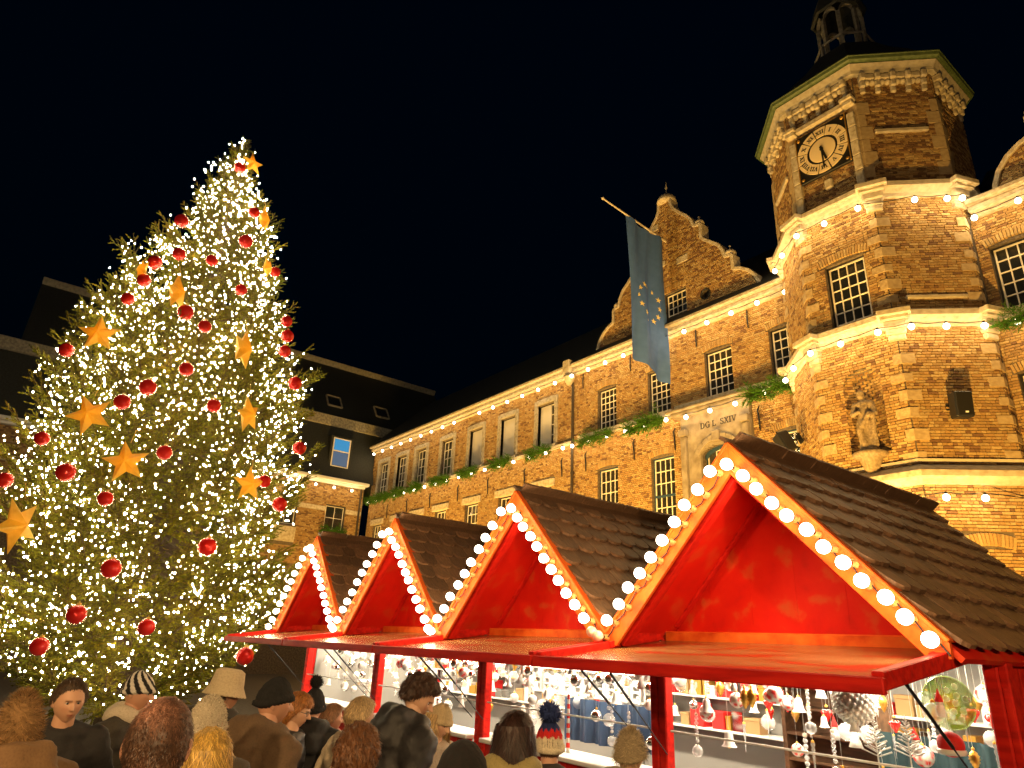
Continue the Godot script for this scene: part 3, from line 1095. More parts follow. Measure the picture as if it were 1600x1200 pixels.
func tower() -> void:
	var tw := thing("clock_tower", "octagonal brick clock tower with pale stone bands and a statue niche", "tower", Vector3(-7.68, 0, -19.9))
	var list := []
	var stages := [[0.0, 6.25, 2.86], [6.3, 10.35, 2.72], [10.6, 14.35, 2.68], [14.6, 18.9, 2.66]]
	var core := MB.new()
	for k in [-90, -45, 0, 45, 90, 135, 180, 225]:
		for i in 4:
			var st: Array = stages[i]
			var half: float = st[2] * tan(PI / 8)
			var holes := []
			if k == 0 and i == 2:
				holes.append([-0.5, 0.62, 10.74, 12.66])
			if k == 0 and i == 1:
				holes.append([-0.42, 0.56, 7.0, 9.32, 0.47])
			if k == 0 and i == 3:
				holes.append([-0.0, 0.0, 0, 0])
			var t := tower_face(k, st[2])
			var iv := func(y: float) -> Array: return gaps(y, -half, half, holes)
			wall_bands(core, t, edges(st[0], st[1], holes), iv, -0.5)
			if k >= -45 and k <= 90:
				var clear := holes.duplicate()
				if k == 0 and i == 2:
					clear.append([-0.7, 0.82, 12.64, 12.95])
					soldiers(list, t, -0.7, 0.82, 12.66, 0.26)
				if k == 45 and i == 0:
					clear.append([-0.55, 0.55, 4.55, 4.95])
					soldiers(list, t, -0.55, 0.55, 4.56, 0.3)
				lay_bricks(list, t, maxf(st[0] + 0.03, 3.2), st[1], func(y: float) -> Array: return gaps(y, -half + 0.02, half - 0.02, clear), 0.3 if i == 3 else 0.06)
	obj("wall", core, M.mortar, tw)
	# the bricks that line the niche
	var lining := tower_face(0, 2.72)
	for c in 31:
		var y := 7.03 + c * 0.077
		var shrink := 1.0 if y < 8.85 else sqrt(maxf(0.0, 1.0 - pow((y - 8.85) / 0.47, 2.0)))
		for i in 7:
			var an := PI * (i + 0.5 + (0.5 if c % 2 else 0.0)) / 7.5
			var at := Vector3(0.07 - cos(an) * 0.49 * shrink, y + 0.035, -0.03 - sin(an) * 0.2 * shrink)
			var dr := Vector3(cos(an) / 0.49, 0, sin(an) / 0.2).normalized()
			var bb := lining.basis * Basis(Vector3(dr.z, 0, -dr.x), Vector3.UP, dr)
			list.append([Transform3D(Basis(bb.x * 0.15 * shrink, bb.y * 0.0655, bb.z * 0.03), lining * at), rng.randi() % 5, rng.randf_range(0.85, 1.12)])
	finish_bricks(list, tw, 4.6)
	# stone bands
	var b0 := MB.new()
	ring(b0, [[2.8, 6.02], [2.95, 6.05], [3.0, 6.14], [3.08, 6.2], [3.08, 6.34], [2.98, 6.4], [2.74, 6.55], [2.7, 6.56]])
	obj("cornice", b0, M.stone, tw)
	var sill := MB.new()
	ring(sill, [[2.7, 6.6], [2.78, 6.61], [2.79, 6.68], [2.7, 6.7]])
	obj("string_course", sill, M.stone, tw)
	for lv in [[10.18, 2.72, 2.96], [14.15, 2.7, 2.98]]:
		var c := MB.new()
		var y: float = lv[0]
		var a: float = lv[1]
		var e: float = lv[2]
		ring(c, [[a - 0.02, y], [a + 0.06, y + 0.02], [a + 0.08, y + 0.12], [e - 0.05, y + 0.2], [e, y + 0.24], [e, y + 0.38], [e - 0.04, y + 0.42], [a - 0.1, y + 0.5]])
		obj("cornice", c, M.stone, tw)
		for k in 8:
			var ang := deg_to_rad(22.5 + 45.0 * k)
			var t := Transform3D(Basis(Vector3.UP, ang), Vector3.ZERO)
			var r := a / cos(PI / 8)
			var cap := MB.new()
			cap.cbox(Vector3(0, y + 0.31, r + 0.1), Vector3(0.78, 0.16, 0.5), 0.02, t)
			cap.cbox(Vector3(0, y + 0.19, r + 0.04), Vector3(0.64, 0.1, 0.4), 0.02, t)
			cap.cbox(Vector3(0, y + 0.05, r - 0.02), Vector3(0.52, 0.2, 0.3), 0.03, t)
			cap.cbox(Vector3(0, y - 0.13, r - 0.05), Vector3(0.46, 0.17, 0.22), 0.03, t)
			cap.cbox(Vector3(0, y - 0.3, r - 0.06), Vector3(0.4, 0.18, 0.16), 0.03, t)
			obj("capital", cap, M.stone, tw)
	# quoins: stone blocks that wrap each corner
	var flat := Basis(Vector3(1, 0, 0), Vector3(0, 0, 1), Vector3(0, 1, 0))
	for i in [1, 2, 3]:
		var st: Array = stages[i]
		for k in [-2, -1, 0, 1]:
			var y: float = st[0] + 0.32
			var n := 0
			while y < st[1] - (0.8 if i < 3 else 1.3):
				var h := rng.randf_range(0.2, 0.3)
				if i == 3:
					h = 0.42
				var la := 0.34 if n % 2 == 0 else 0.2
				var lb := 0.2 if n % 2 == 0 else 0.34
				var ta := tower_face(45.0 * k, st[2] + 0.025)
				var tb := tower_face(45.0 * (k + 1), st[2] + 0.025)
				var half: float = (st[2] + 0.025) * tan(PI / 8)
				var pts := PackedVector2Array()
				for q in [ta * Vector3(half - la, 0, -0.14), ta * Vector3(half - la, 0, 0), ta * Vector3(half, 0, 0), tb * Vector3(-half + lb, 0, 0), tb * Vector3(-half + lb, 0, -0.14)]:
					pts.append(Vector2(q.x, q.z))
				var m := MB.new()
				m.prism(pts, y, y + h, Transform3D(flat, Vector3.ZERO))
				obj("quoin", m, M.quoin_stone, tw)
				y += h + (rng.randf_range(0.18, 0.3) if i < 3 else 0.03)
				n += 1
	window(tw, tower_face(0, 2.68) * Transform3D(Basis.IDENTITY, Vector3(0.06, 10.74, 0)), 1.12, 1.92, 4, 5, {"deep": 0.18})
	# blind panel of projecting brick on the right-hand face
	var pan := MB.new()
	var pt := tower_face(45, 2.68)
	pan.cbox(Vector3(0.02, 11.05, 0.0), Vector3(1.5, 0.1, 0.14), 0.02, pt)
	obj("panel_sill", pan, M.stone, tw)
	pan = MB.new()
	pan.cbox(Vector3(0.0, 16.5, 0.0), Vector3(1.45, 0.13, 0.16), 0.02, tower_face(45, 2.66))
	pan.cbox(Vector3(0.0, 16.5, 0.0), Vector3(1.45, 0.13, 0.16), 0.02, tower_face(-45, 2.66))
	obj("string_course", pan, M.stone, tw)
	# clock stage: pilasters, lintel, corbel table, eaves
	var ck := tower_face(0, 2.66)
	var f := MB.new()
	for s in [-1, 1]:
		for q in 5:
			f.cbox(Vector3(s * 0.92, 14.98 + q * 0.52, 0.05), Vector3(0.22, 0.5, 0.13), 0.015, ck)
		f.cbox(Vector3(s * 0.92, 17.62, 0.1), Vector3(0.32, 0.14, 0.24), 0.02, ck)
		f.cbox(Vector3(s * 0.92, 17.76, 0.13), Vector3(0.38, 0.13, 0.3), 0.02, ck)
	f.cbox(Vector3(0, 17.68, 0.07), Vector3(1.5, 0.2, 0.2), 0.03, ck)
	f.cbox(Vector3(0.0, 15.3, 0.03), Vector3(0.24, 0.34, 0.16), 0.04, ck)
	obj("clock_frame", f, M.stone, tw)
	for k in [-90, -45, 0, 45, 90]:
		var t := tower_face(k, 2.66)
		for q in 5:
			var x := -0.86 + q * 0.43
			var cb := MB.new()
			cb.cbox(Vector3(x, 18.02, 0.02), Vector3(0.15, 0.2, 0.12), 0.03, t)
			cb.cbox(Vector3(x, 18.22, 0.05), Vector3(0.15, 0.22, 0.18), 0.03, t)
			cb.cbox(Vector3(x, 18.46, 0.09), Vector3(0.16, 0.24, 0.26), 0.03, t)
			obj("corbel", cb, M.stone, tw)
			if q < 4:
				var sh := MB.new()
				for e in [-0.075, 0.075]:
					sh.ball(Vector3.ZERO, Vector3(0.085, 0.1, 0.1), 10, 6)
					for j in range(sh.v.size() - 77, sh.v.size()):
						sh.v[j] = t * (sh.v[j] + Vector3(x + 0.215 + e, 18.3, 0.04))
						sh.n[j] = t.basis * sh.n[j]
				sh.cbox(Vector3(x + 0.215, 18.47, 0.06), Vector3(0.27, 0.2, 0.18), 0.03, t)
				obj("scallop", sh, M.stone, tw)
	var ev := MB.new()
	ring(ev, [[2.6, 18.58], [2.8, 18.6], [2.83, 18.7], [2.88, 18.78], [2.94, 18.86], [2.6, 18.88]])
	obj("eaves", ev, M.grey_stone, tw)
	var gt := MB.new()
	ring(gt, [[2.7, 18.89], [3.0, 18.9], [3.05, 18.93], [3.07, 19.02], [3.09, 19.03], [3.09, 19.06], [3.05, 19.06], [2.98, 18.96], [2.7, 18.96]])
	obj("gutter", gt, M.verdigris, tw)
	var rf := MB.new()
	ring(rf, [[3.06, 19.02], [2.6, 19.5], [2.2, 20.1], [1.65, 20.8], [1.2, 21.5], [0.98, 21.8]])
	obj("roof", rf, M.slate, tw)
	var lt := MB.new()
	ring(lt, [[1.2, 21.7], [1.45, 21.72], [1.5, 21.8], [1.5, 21.88], [1.4, 21.92], [0.9, 21.95]])
	for k in 8:
		var ang := deg_to_rad(22.5 + 45 * k)
		var d := Vector3(sin(ang), 0, cos(ang))
		var nx := deg_to_rad(67.5 + 45 * k)
		var d2 := Vector3(sin(nx), 0, cos(nx))
		lt.bar(d * 1.48 + Vector3(0, 22.5, 0), d2 * 1.48 + Vector3(0, 22.5, 0), Vector3(0, 0.09, 0), (d + d2).normalized() * 0.1, 0.01)
		lt.bar(d * 1.48 + Vector3(0, 21.9, 0), d * 1.48 + Vector3(0, 22.55, 0), d * 0.12, d.cross(Vector3.UP) * 0.12, 0.01)
		lt.bar(d * 1.12 + Vector3(0, 21.9, 0), d * 1.12 + Vector3(0, 24.0, 0), d * 0.2, d.cross(Vector3.UP) * 0.22, 0.02)
		for q in 6:
			var a0 := PI * q / 6.0
			var a1 := PI * (q + 1) / 6.0
			var c0 := d.lerp(d2, 0.5 - cos(a0) * 0.42) * 1.12 + Vector3(0, 24.0 + sin(a0) * 0.38, 0)
			var c1 := d.lerp(d2, 0.5 - cos(a1) * 0.42) * 1.12 + Vector3(0, 24.0 + sin(a1) * 0.38, 0)
			lt.bar(c0, c1, (d + d2).normalized() * 0.18, Vector3(0, 0.12, 0.001))
	obj("lantern", lt, M.lead, tw, Transform3D(Basis.from_scale(Vector3(0.64, 0.86, 0.64)), Vector3(0, 3.0, 0)))
	var dm := MB.new()
	ring(dm, [[1.2, 24.35], [1.35, 24.4], [1.3, 24.6], [1.1, 25.2], [0.6, 25.9], [0.15, 26.6], [0.05, 28.0]])
	obj("dome", dm, M.slate, tw, Transform3D(Basis.from_scale(Vector3(0.64, 0.86, 0.64)), Vector3(0, 3.0, 0)))
	# clock
	var cl := thing("tower_clock", "square black and cream clock on the brick tower below the eaves", "clock", tw.transform * (ck * Vector3(-0.02, 16.55, 0.05)))
	var cf := MB.new()
	cf.cbox(Vector3(0, 0.0, 0.0), Vector3(1.6, 1.74, 0.1), 0.015)
	for s in [-1, 1]:
		for e in [-1, 1]:
			cf.ball(Vector3(s * 0.69, e * 0.76, 0.05), Vector3(0.05, 0.05, 0.03), 10, 6)
	obj("case", cf, M.clock_black, cl)
	for s in [-1, 1]:
		var rim := MB.new()
		rim.cbox(Vector3(s * 0.785, 0, 0.06), Vector3(0.03, 1.72, 0.04), 0.006)
		obj("rim", rim, M.gold, cl)
		for e in [-1, 1]:
			var boss := MB.new()
			boss.ball(Vector3(s * 0.69, e * 0.74, 0.06), Vector3(0.055, 0.055, 0.03), 10, 6)
			obj("boss", boss, M.gold, cl)
	for i in 12:
		var w := PackedVector2Array()
		for q in 5:
			var a := TAU * (i + 0.55 + 0.9 * q / 4.0) / 12.0
			w.append(Vector2(cos(a), sin(a)) * 0.8)
		for q in 5:
			var a := TAU * (i + 0.55 + 0.9 * (4 - q) / 4.0) / 12.0
			w.append(Vector2(cos(a), sin(a)) * 0.48)
		var wm := MB.new()
		wm.prism(w, 0.05, 0.075)
		obj("hour_plate", wm, M.clock_cream, cl)
		var tx := TextMesh.new()
		tx.text = ["III", "II", "I", "XII", "XI", "X", "IX", "VIII", "VII", "VI", "V", "IV"][i]
		var font := SystemFont.new()
		font.font_names = PackedStringArray(["Droid Serif"])
		font.font_weight = 700
		tx.font = font
		tx.font_size = 48
		tx.pixel_size = 0.0038
		tx.depth = 0.008
		var a := TAU * i / 12.0
		obj("numeral", tx, M.clock_black, cl, Transform3D(Basis(Vector3(0, 0, 1), a - PI / 2), Vector3(cos(a), sin(a), 0) * 0.63 + Vector3(0, 0, 0.079)))
	var dc := MB.new()
	dc.lathe([Vector2(0.41, 0.03), Vector2(0.4, 0.055), Vector2(0.0, 0.06)], 40, Transform3D(Basis(Vector3.RIGHT, PI / 2), Vector3(0, 0, 0.02)))
	obj("dial", dc, M.clock_cream, cl)
	for hnd in [[-PI / 2 + 0.02, 0.68, 0.05, 0.11], [-PI / 2 + 0.26, 0.44, 0.07, 0.1]]:
		var hm := MB.new()
		var d := Vector3(cos(hnd[0]), sin(hnd[0]), 0)
		var w := Vector3(-d.y, d.x, 0)
		hm.bar(Vector3(0, 0, hnd[3]) - d * 0.12, d * hnd[1] + Vector3(0, 0, hnd[3]), w * hnd[2], Vector3(0, 0, 0.012), 0.004)
		hm.ball(Vector3(0, 0, hnd[3]), Vector3(0.06, 0.06, 0.012), 12, 6)
		obj("hand", hm, M.clock_black, cl)
	# niche lining, console and statue
	var nt := tower_face(0, 2.72)
	var nm := MB.new()
	for i in 12:
		var a0 := PI * i / 12.0
		var a1 := PI * (i + 1) / 12.0
		var p0 := Vector3(0.07 - cos(a0) * 0.49, 0, -0.03 - sin(a0) * 0.2)
		var p1 := Vector3(0.07 - cos(a1) * 0.49, 0, -0.03 - sin(a1) * 0.2)
		nm.quad(nt * (p0 + Vector3(0, 7.0, 0)), nt * (p1 + Vector3(0, 7.0, 0)), nt * (p1 + Vector3(0, 8.85, 0)), nt * (p0 + Vector3(0, 8.85, 0)), nt.basis * Vector3(cos((a0 + a1) / 2), 0, sin((a0 + a1) / 2)))
		for j in 6:
			var e0 := PI * 0.5 * j / 6.0
			var e1 := PI * 0.5 * (j + 1) / 6.0
			var q := func(p: Vector3, e: float) -> Vector3:
				var c := Vector3(0.07, 8.85, -0.03)
				return nt * (c + Vector3((p.x - c.x) * cos(e), sin(e) * 0.47, (p.z - c.z) * cos(e)))
			nm.quad(q.call(p0, e0), q.call(p1, e0), q.call(p1, e1), q.call(p0, e1), nt.basis * Vector3(0, -0.3, 1))
	nm.box(Vector3(0.07, 6.98, -0.15), Vector3(1.1, 0.05, 0.28), nt)
	obj("niche", nm, M.mortar, tw)
	var cs := MB.new()
	cs.lathe([Vector2(0.02, -0.55), Vector2(0.12, -0.52), Vector2(0.2, -0.35), Vector2(0.27, -0.12), Vector2(0.38, -0.08), Vector2(0.42, -0.04), Vector2(0.42, 0.03), Vector2(0.38, 0.05), Vector2(0.0, 0.055)], 18, nt * Transform3D(Basis.IDENTITY, Vector3(0.06, 6.97, 0.05)))
	obj("console", cs, M.statue_stone, tw)
	var sm := MB.new()
	statue_shape(sm)
	tag(obj("statue", sm, M.statue_stone, null, tw.transform * nt * Transform3D(Basis(Vector3.UP, 0.2), Vector3(0.06, 7.03, 0.08))), "robed stone statue standing in the tower niche", "statue")


func statue_shape(m: MB) -> void:
	var f := Field.new()
	f.k = 0.05
	f.cap(Vector3(-0.07, 0.05, 0.03), Vector3(-0.08, 0.75, 0.0), 0.13, 0.13)
	f.cap(Vector3(0.1, 0.05, 0.05), Vector3(0.07, 0.75, 0.0), 0.12, 0.14)
	f.cap(Vector3(0.0, 0.75, 0.0), Vector3(0.02, 1.25, -0.01), 0.16, 0.15)
	f.cap(Vector3(-0.16, 1.28, 0), Vector3(0.17, 1.28, 0), 0.08, 0.08)
	f.cap(Vector3(0.01, 1.3, 0), Vector3(0.0, 1.45, 0.02), 0.05, 0.05)
	f.cap(Vector3(-0.02, 1.5, 0.03), Vector3(-0.02, 1.57, 0.02), 0.085, 0.1)
	f.cap(Vector3(-0.2, 1.26, 0), Vector3(-0.25, 1.0, 0.1), 0.07, 0.06)
	f.cap(Vector3(-0.25, 1.0, 0.1), Vector3(-0.05, 1.02, 0.22), 0.055, 0.04)
	f.cap(Vector3(0.2, 1.26, 0), Vector3(0.27, 0.98, 0.08), 0.07, 0.06)
	f.cap(Vector3(0.27, 0.98, 0.08), Vector3(0.16, 0.9, 0.24), 0.055, 0.04)
	f.cap(Vector3(0.15, 0.95, 0.2), Vector3(-0.12, 0.55, 0.16), 0.06, 0.07)
	f.cap(Vector3(0.22, 0.9, 0.12), Vector3(0.2, 0.15, 0.1), 0.05, 0.07)
	f.cap(Vector3(-0.1, 0.5, 0.14), Vector3(-0.02, 0.1, 0.16), 0.07, 0.09)
	f.cap(Vector3(0.0, 0.0, 0.0), Vector3(0.02, 0.03, 0.02), 0.24, 0.24, Vector3(1, 2.4, 1))
	noise.seed = 3
	noise.frequency = 1.0
	f.build(0.022, m, func(p: Vector3, nn: Vector3) -> Vector3:
		if p.y > 1.25 or p.y < 0.08:
			return p
		return p + nn * (noise.get_noise_3d(p.x * 9.0, p.y * 2.2, p.z * 9.0) * 0.035))


func corner_building() -> void:
	var cb := thing("corner_building", "dark roofed brick house with a mansard and one blue lit window", "building", Vector3(-40.3, 0, 0), PI / 2)
	var ident := Transform3D.IDENTITY
	var list := []
	var wins := [17.0, 13.9, 10.8, 7.7, 4.6]
	var holes := []
	for x in wins:
		holes.append([x - 0.65, x + 0.65, 8.2, 9.75])
	var iv := func(y: float) -> Array: return gaps(y, -2.5, 18.75, holes)
	var m := MB.new()
	wall_bands(m, ident, edges(0.0, 11.2, holes), iv)
	m.box(Vector3(18.56, 5.6, -5.0), Vector3(0.35, 11.2, 9.4))
	obj("wall", m, M.mortar, cb)
	var clear := holes.duplicate()
	clear.append([-2.5, 18.75, 9.3, 9.62])
	for x in wins:
		clear.append([x - 0.75, x + 0.75, 7.0, 8.2])
	lay_bricks(list, ident, 6.0, 11.0, func(y: float) -> Array: return gaps(y, -2.5, 18.7, clear), 0.12)
	finish_bricks(list, cb, 7.0)
	for x in wins:
		window(cb, Transform3D(Basis.IDENTITY, Vector3(x, 8.2, 0)), 1.3, 1.55, 2, 2, {})
		var s := MB.new()
		s.cbox(Vector3(x, 7.65, 0.0), Vector3(1.5, 0.9, 0.1), 0.02)
		obj("apron", s, M.stone, cb)
	for q in gaps(9.45, -2.5, 18.72, holes):
		var s := MB.new()
		s.cbox(Vector3((q[0] + q[1]) / 2, 9.46, -0.02), Vector3(q[1] - q[0] - 0.02, 0.28, 0.1), 0.02)
		obj("stone_band", s, M.stone, cb)
	var c := MB.new()
	c.cbox(Vector3(8.1, 11.1, 0.08), Vector3(21.2, 0.14, 0.3), 0.02)
	c.cbox(Vector3(8.15, 11.27, 0.2), Vector3(21.4, 0.2, 0.62), 0.03)
	obj("cornice", c, M.white_paint, cb)
	var pp := MB.new()
	pp.tube([Vector3(18.5, 0, 0.12), Vector3(18.5, 11.0, 0.12)], [0.07], 8)
	obj("drainpipe", pp, M.pipe, cb)
	var flat := Basis(Vector3(0, 0, 1), Vector3(0, 1, 0), Vector3(1, 0, 0))
	var r := MB.new()
	r.prism(PackedVector2Array([Vector2(0.3, 11.38), Vector2(-0.85, 15.0), Vector2(-9.0, 15.0), Vector2(-10.0, 11.38)]), -2.4, 22.0, Transform3D(flat, Vector3.ZERO))
	r.prism(PackedVector2Array([Vector2(-1.0, 15.7), Vector2(-4.9, 20.9), Vector2(-9.2, 15.7)]), -1.0, 26.0, Transform3D(flat, Vector3.ZERO))
	obj("roof", r, M.slate, cb)
	var bd := MB.new()
	bd.cbox(Vector3(10.0, 15.35, -5.0), Vector3(24.4, 0.72, 8.6), 0.05)
	obj("roof_band", bd, M.lead, cb)
	var rg := MB.new()
	rg.bar(Vector3(-1.0, 20.75, -4.75), Vector3(26.0, 20.75, -4.75), Vector3(0, 0.6, 0.35), Vector3(0, -0.1, 0.2), 0.02)
	obj("ridge_flashing", rg, M.lead, cb)
	# the blue lit dormer window
	var dw := MB.new()
	dw.cbox(Vector3(16.8, 13.1, -0.55), Vector3(1.5, 2.2, 1.1), 0.03)
	obj("dormer", dw, M.slate, cb)
	var fm := MB.new()
	for s in [-1, 1]:
		fm.cbox(Vector3(16.8 + s * 0.56, 13.1, 0.02), Vector3(0.08, 1.9, 0.06), 0.008)
	for y in [12.19, 13.2, 14.01]:
		fm.cbox(Vector3(16.8, y, 0.02), Vector3(1.04, 0.07, 0.058), 0.008)
	var win := obj("window", fm, M.white_frame, cb)
	for q in [[12.68, 0.94, M.pale_blue_window], [13.6, 0.76, M.blue_window]]:
		var pm := BoxMesh.new()
		pm.size = Vector3(1.04, q[1], 0.02)
		obj("pane", pm, q[2], win, Transform3D(Basis.IDENTITY, Vector3(16.8, q[0], 0.015)))
	for q in [[16.6, 17.0], [20.2, 17.05]]:
		var sk := MB.new()
		var t := Transform3D(Basis(Vector3.RIGHT, -0.64), Vector3(q[0], q[1], -1.95))
		for s in [-1, 1]:
			sk.cbox(Vector3(s * 0.5, 0, 0.1), Vector3(0.08, 1.1, 0.14), 0.01, t)
			sk.cbox(Vector3(0, s * 0.55, 0.1), Vector3(0.92, 0.08, 0.139), 0.01, t)
		var so := obj("skylight", sk, M.lead, cb)
		var gm := BoxMesh.new()
		gm.size = Vector3(0.92, 1.02, 0.02)
		obj("pane", gm, M.pane, so, t * Transform3D(Basis.IDENTITY, Vector3(0, 0, 0.1)))


# ------------------------------------------------------------------ lamps on the walls
const WARM := Color(1.0, 0.86, 0.62)


func bulb_mesh() -> ArrayMesh:
	if not shared.has("bulb"):
		var m := MB.new()
		m.ball(Vector3.ZERO, Vector3(0.075, 0.08, 0.075), 14, 9)
		shared.bulb = m.mesh()
		var k := MB.new()
		k.lathe([Vector2(0.0, 0.05), Vector2(0.03, 0.05), Vector2(0.035, 0.09), Vector2(0.03, 0.13), Vector2(0.0, 0.13)], 8)
		shared.bulb_cap = k.mesh()
	return shared.bulb


# bulbs hung along a cable; every bulb is a glowing globe with its light inside
func light_string(label: String, pts: Array, e: float, stay := false) -> void:
	var s := thing("light_string", label, "light string", pts[0])
	var o: Vector3 = pts[0]
	var cable := []
	for i in pts.size():
		var p: Vector3 = pts[i] - o
		var b := obj("bulb", bulb_mesh(), M.wall_bulb, s, Transform3D(Basis.IDENTITY, p))
		obj("bulb_cap", shared.bulb_cap, M.black_iron, b)
		omni(s, p, 4.2 * e * rng.randf_range(0.85, 1.15), WARM, 0.07)
		cable.append(p + Vector3(0, 0.12, 0))
		if i < pts.size() - 1 and not stay:
			cable.append((p + pts[i + 1] - o) * 0.5 + Vector3(0, 0.08, 0))
	if cable.size() > 1:
		var m := MB.new()
		m.tube(cable, [0.012], 5)
		obj("cable", m, M.black_iron, s)


func wall_lights() -> void:
	var a := []
	for i in 16:
		if i != 9:
			a.append(Vector3(-39.6 + i * 1.19, 13.3, WALL_Z + 0.42))
	light_string("row of bulbs under the plain left eaves of the brick town hall", a, 0.1)
	a = []
	for i in 11:
		a.append(Vector3(-20.6 + i * 1.03, 13.32, WALL_Z + 0.44))
	light_string("row of bulbs under the eaves below the curved gable", a, 0.12)
	a = []
	for i in 17:
		a.append(Vector3(-39.8 + i * 1.16, 10.16, WALL_Z + 0.32))
	light_string("row of bulbs on the garlanded ledge left of the drainpipe", a, 0.09)
	a = []
	for i in 11:
		var x := -20.6 + i * 1.02
		a.append(Vector3(x, 9.95 if x > -15.2 and x < -12.0 else 10.12, WALL_Z + (0.5 if x > -15.4 and x < -11.9 else 0.36)))
	light_string("row of bulbs under the ledge above the stone portal", a, 0.12)
	var tw := Vector3(-7.68, 0, -19.9)
	for lv in [[13.85, 2.68, "row of bulbs round the upper stone band under the tower clock"], [10.02, 2.72, "row of bulbs round the middle stone band above the statue niche"], [5.66, 2.86, "row of bulbs under the lowest stone band of the tower"]]:
		a = []
		for q in [[-45, -0.6], [-45, 0.35], [0, -1.02], [0, -0.16], [0, 0.82], [45, -0.9 if lv[0] < 12 else -0.2], [45, -0.08 if lv[0] < 12 else 0.62], [45, 0.8 if lv[0] < 12 else 1.0], [90, -0.5]]:
			if lv[0] < 6 and q[0] == 45 and q[1] > 0.6:
				continue
			a.append(tw + tower_face(q[0], lv[1] + 0.34) * Vector3(q[1], lv[0], 0))
		light_string(lv[2], a, 0.13)
	light_string("two bulbs under the eaves of the wing right of the tower", [Vector3(-4.75, 13.3, WALL_Z + 0.45), Vector3(-3.75, 13.3, WALL_Z + 0.45), Vector3(-2.6, 13.3, WALL_Z + 0.45)], 0.13)
	light_string("bulbs in the greenery on the ledge right of the tower", [Vector3(-4.4, 10.1, WALL_Z + 0.4), Vector3(-3.4, 10.1, WALL_Z + 0.4)], 0.12)
	a = []
	for i in 10:
		a.append(Vector3(-39.85, 10.75, -17.7 + i * 1.2))
	light_string("row of bulbs under the white eaves of the corner house", a, 0.12)


# unseen lamps behind the stalls, placed to light the brickwork from below
func unseen_floodlights() -> void:
	for q in [[-33.5, -14.5, -36.5, 9.0, 60.0], [-28.5, -14.0, -29.5, 9.0, 60.0], [-23.5, -12.5, -23.5, 9.5, 60.0], [-16.5, -12.0, -16.0, 11.0, 75.0], [-11.0, -11.5, -9.0, 11.0, 60.0], [-3.5, -10.5, -6.8, 11.5, 105.0]]:
		var at := Vector3(q[0], 0, q[1])
		var aim := Vector3(q[2], q[3], WALL_Z + 0.5)
		var fl := thing("floodlight", "unseen lamp behind the stalls, placed to light the brick walls from below", "floodlight", at, 0.0, "unseen lamps behind the stalls")
		var d := (aim - at - Vector3(0, 0.4, 0)).normalized()
		var t := Transform3D(Basis.looking_at(d), Vector3(0, 0.4, 0))
		var h := MB.new()
		h.cbox(Vector3(0, 0, 0.08), Vector3(0.36, 0.26, 0.16), 0.03, t)
		obj("housing", h, M.black_iron, fl)
		var g := MB.new()
		g.cbox(Vector3(0, 0, -0.01), Vector3(0.3, 0.2, 0.02), 0.004, t)
		obj("flood_lamp", g, M.flood_lamp, fl)
		var st := MB.new()
		st.tube([Vector3(-0.21, 0.4, 0), Vector3(-0.21, 0.06, 0), Vector3(0.21, 0.06, 0), Vector3(0.21, 0.4, 0)], [0.015], 6)
		st.cbox(Vector3(0, 0.03, 0), Vector3(0.3, 0.06, 0.3), 0.01)
		obj("stand", st, M.black_iron, fl)
		var l := SpotLight3D.new()
		l.name = "beam"
		l.light_energy = 2.6 * q[4]
		l.light_color = Color(1.0, 0.77, 0.37)
		l.light_size = 0.12
		l.spot_angle = 58.0
		l.spot_angle_attenuation = 0.6
		l.spot_range = 60.0
		l.spot_attenuation = 2.0
		l.shadow_enabled = true
		fl.add_child(l, true)
		l.transform = t * Transform3D(Basis.IDENTITY, Vector3(0, 0, -0.06))


# two unseen lamps behind the viewer, placed to light the crowd and stall fronts
func unseen_lamps() -> void:
	for q in [[Vector3(-2.2, 0, 3.2), "unseen lamp on a dark post out of view, placed to light the crowd"], [Vector3(4.5, 0, 0.8), "unseen lamp on a dark post out of view, placed to light the stall fronts"]]:
		var l := thing("unseen_lamp", q[1], "street lamp", q[0])
		var p := MB.new()
		p.lathe([Vector2(0.0, 0), Vector2(0.18, 0), Vector2(0.18, 0.12), Vector2(0.1, 0.3), Vector2(0.06, 0.8), Vector2(0.045, 3.6), Vector2(0.09, 3.65), Vector2(0.12, 3.75), Vector2(0, 3.76)], 12)
		obj("post", p, M.black_iron, l)
		var g := MB.new()
		g.lathe([Vector2(0.0, 3.8), Vector2(0.12, 3.8), Vector2(0.19, 4.2), Vector2(0.0, 4.2)], 6, Transform3D.IDENTITY, true)
		obj("lamp_glass", g, M.lamp_glass, l)
		var r := MB.new()
		r.lathe([Vector2(0.22, 4.21), Vector2(0.2, 4.25), Vector2(0.05, 4.45), Vector2(0.0, 4.55)], 6, Transform3D.IDENTITY, true)
		obj("roof", r, M.black_iron, l)
		omni(l, Vector3(0, 4.0, 0), (19.0 if q[0].x < 0.0 else 50.0), Color(1.0, 0.82, 0.58), 0.12)


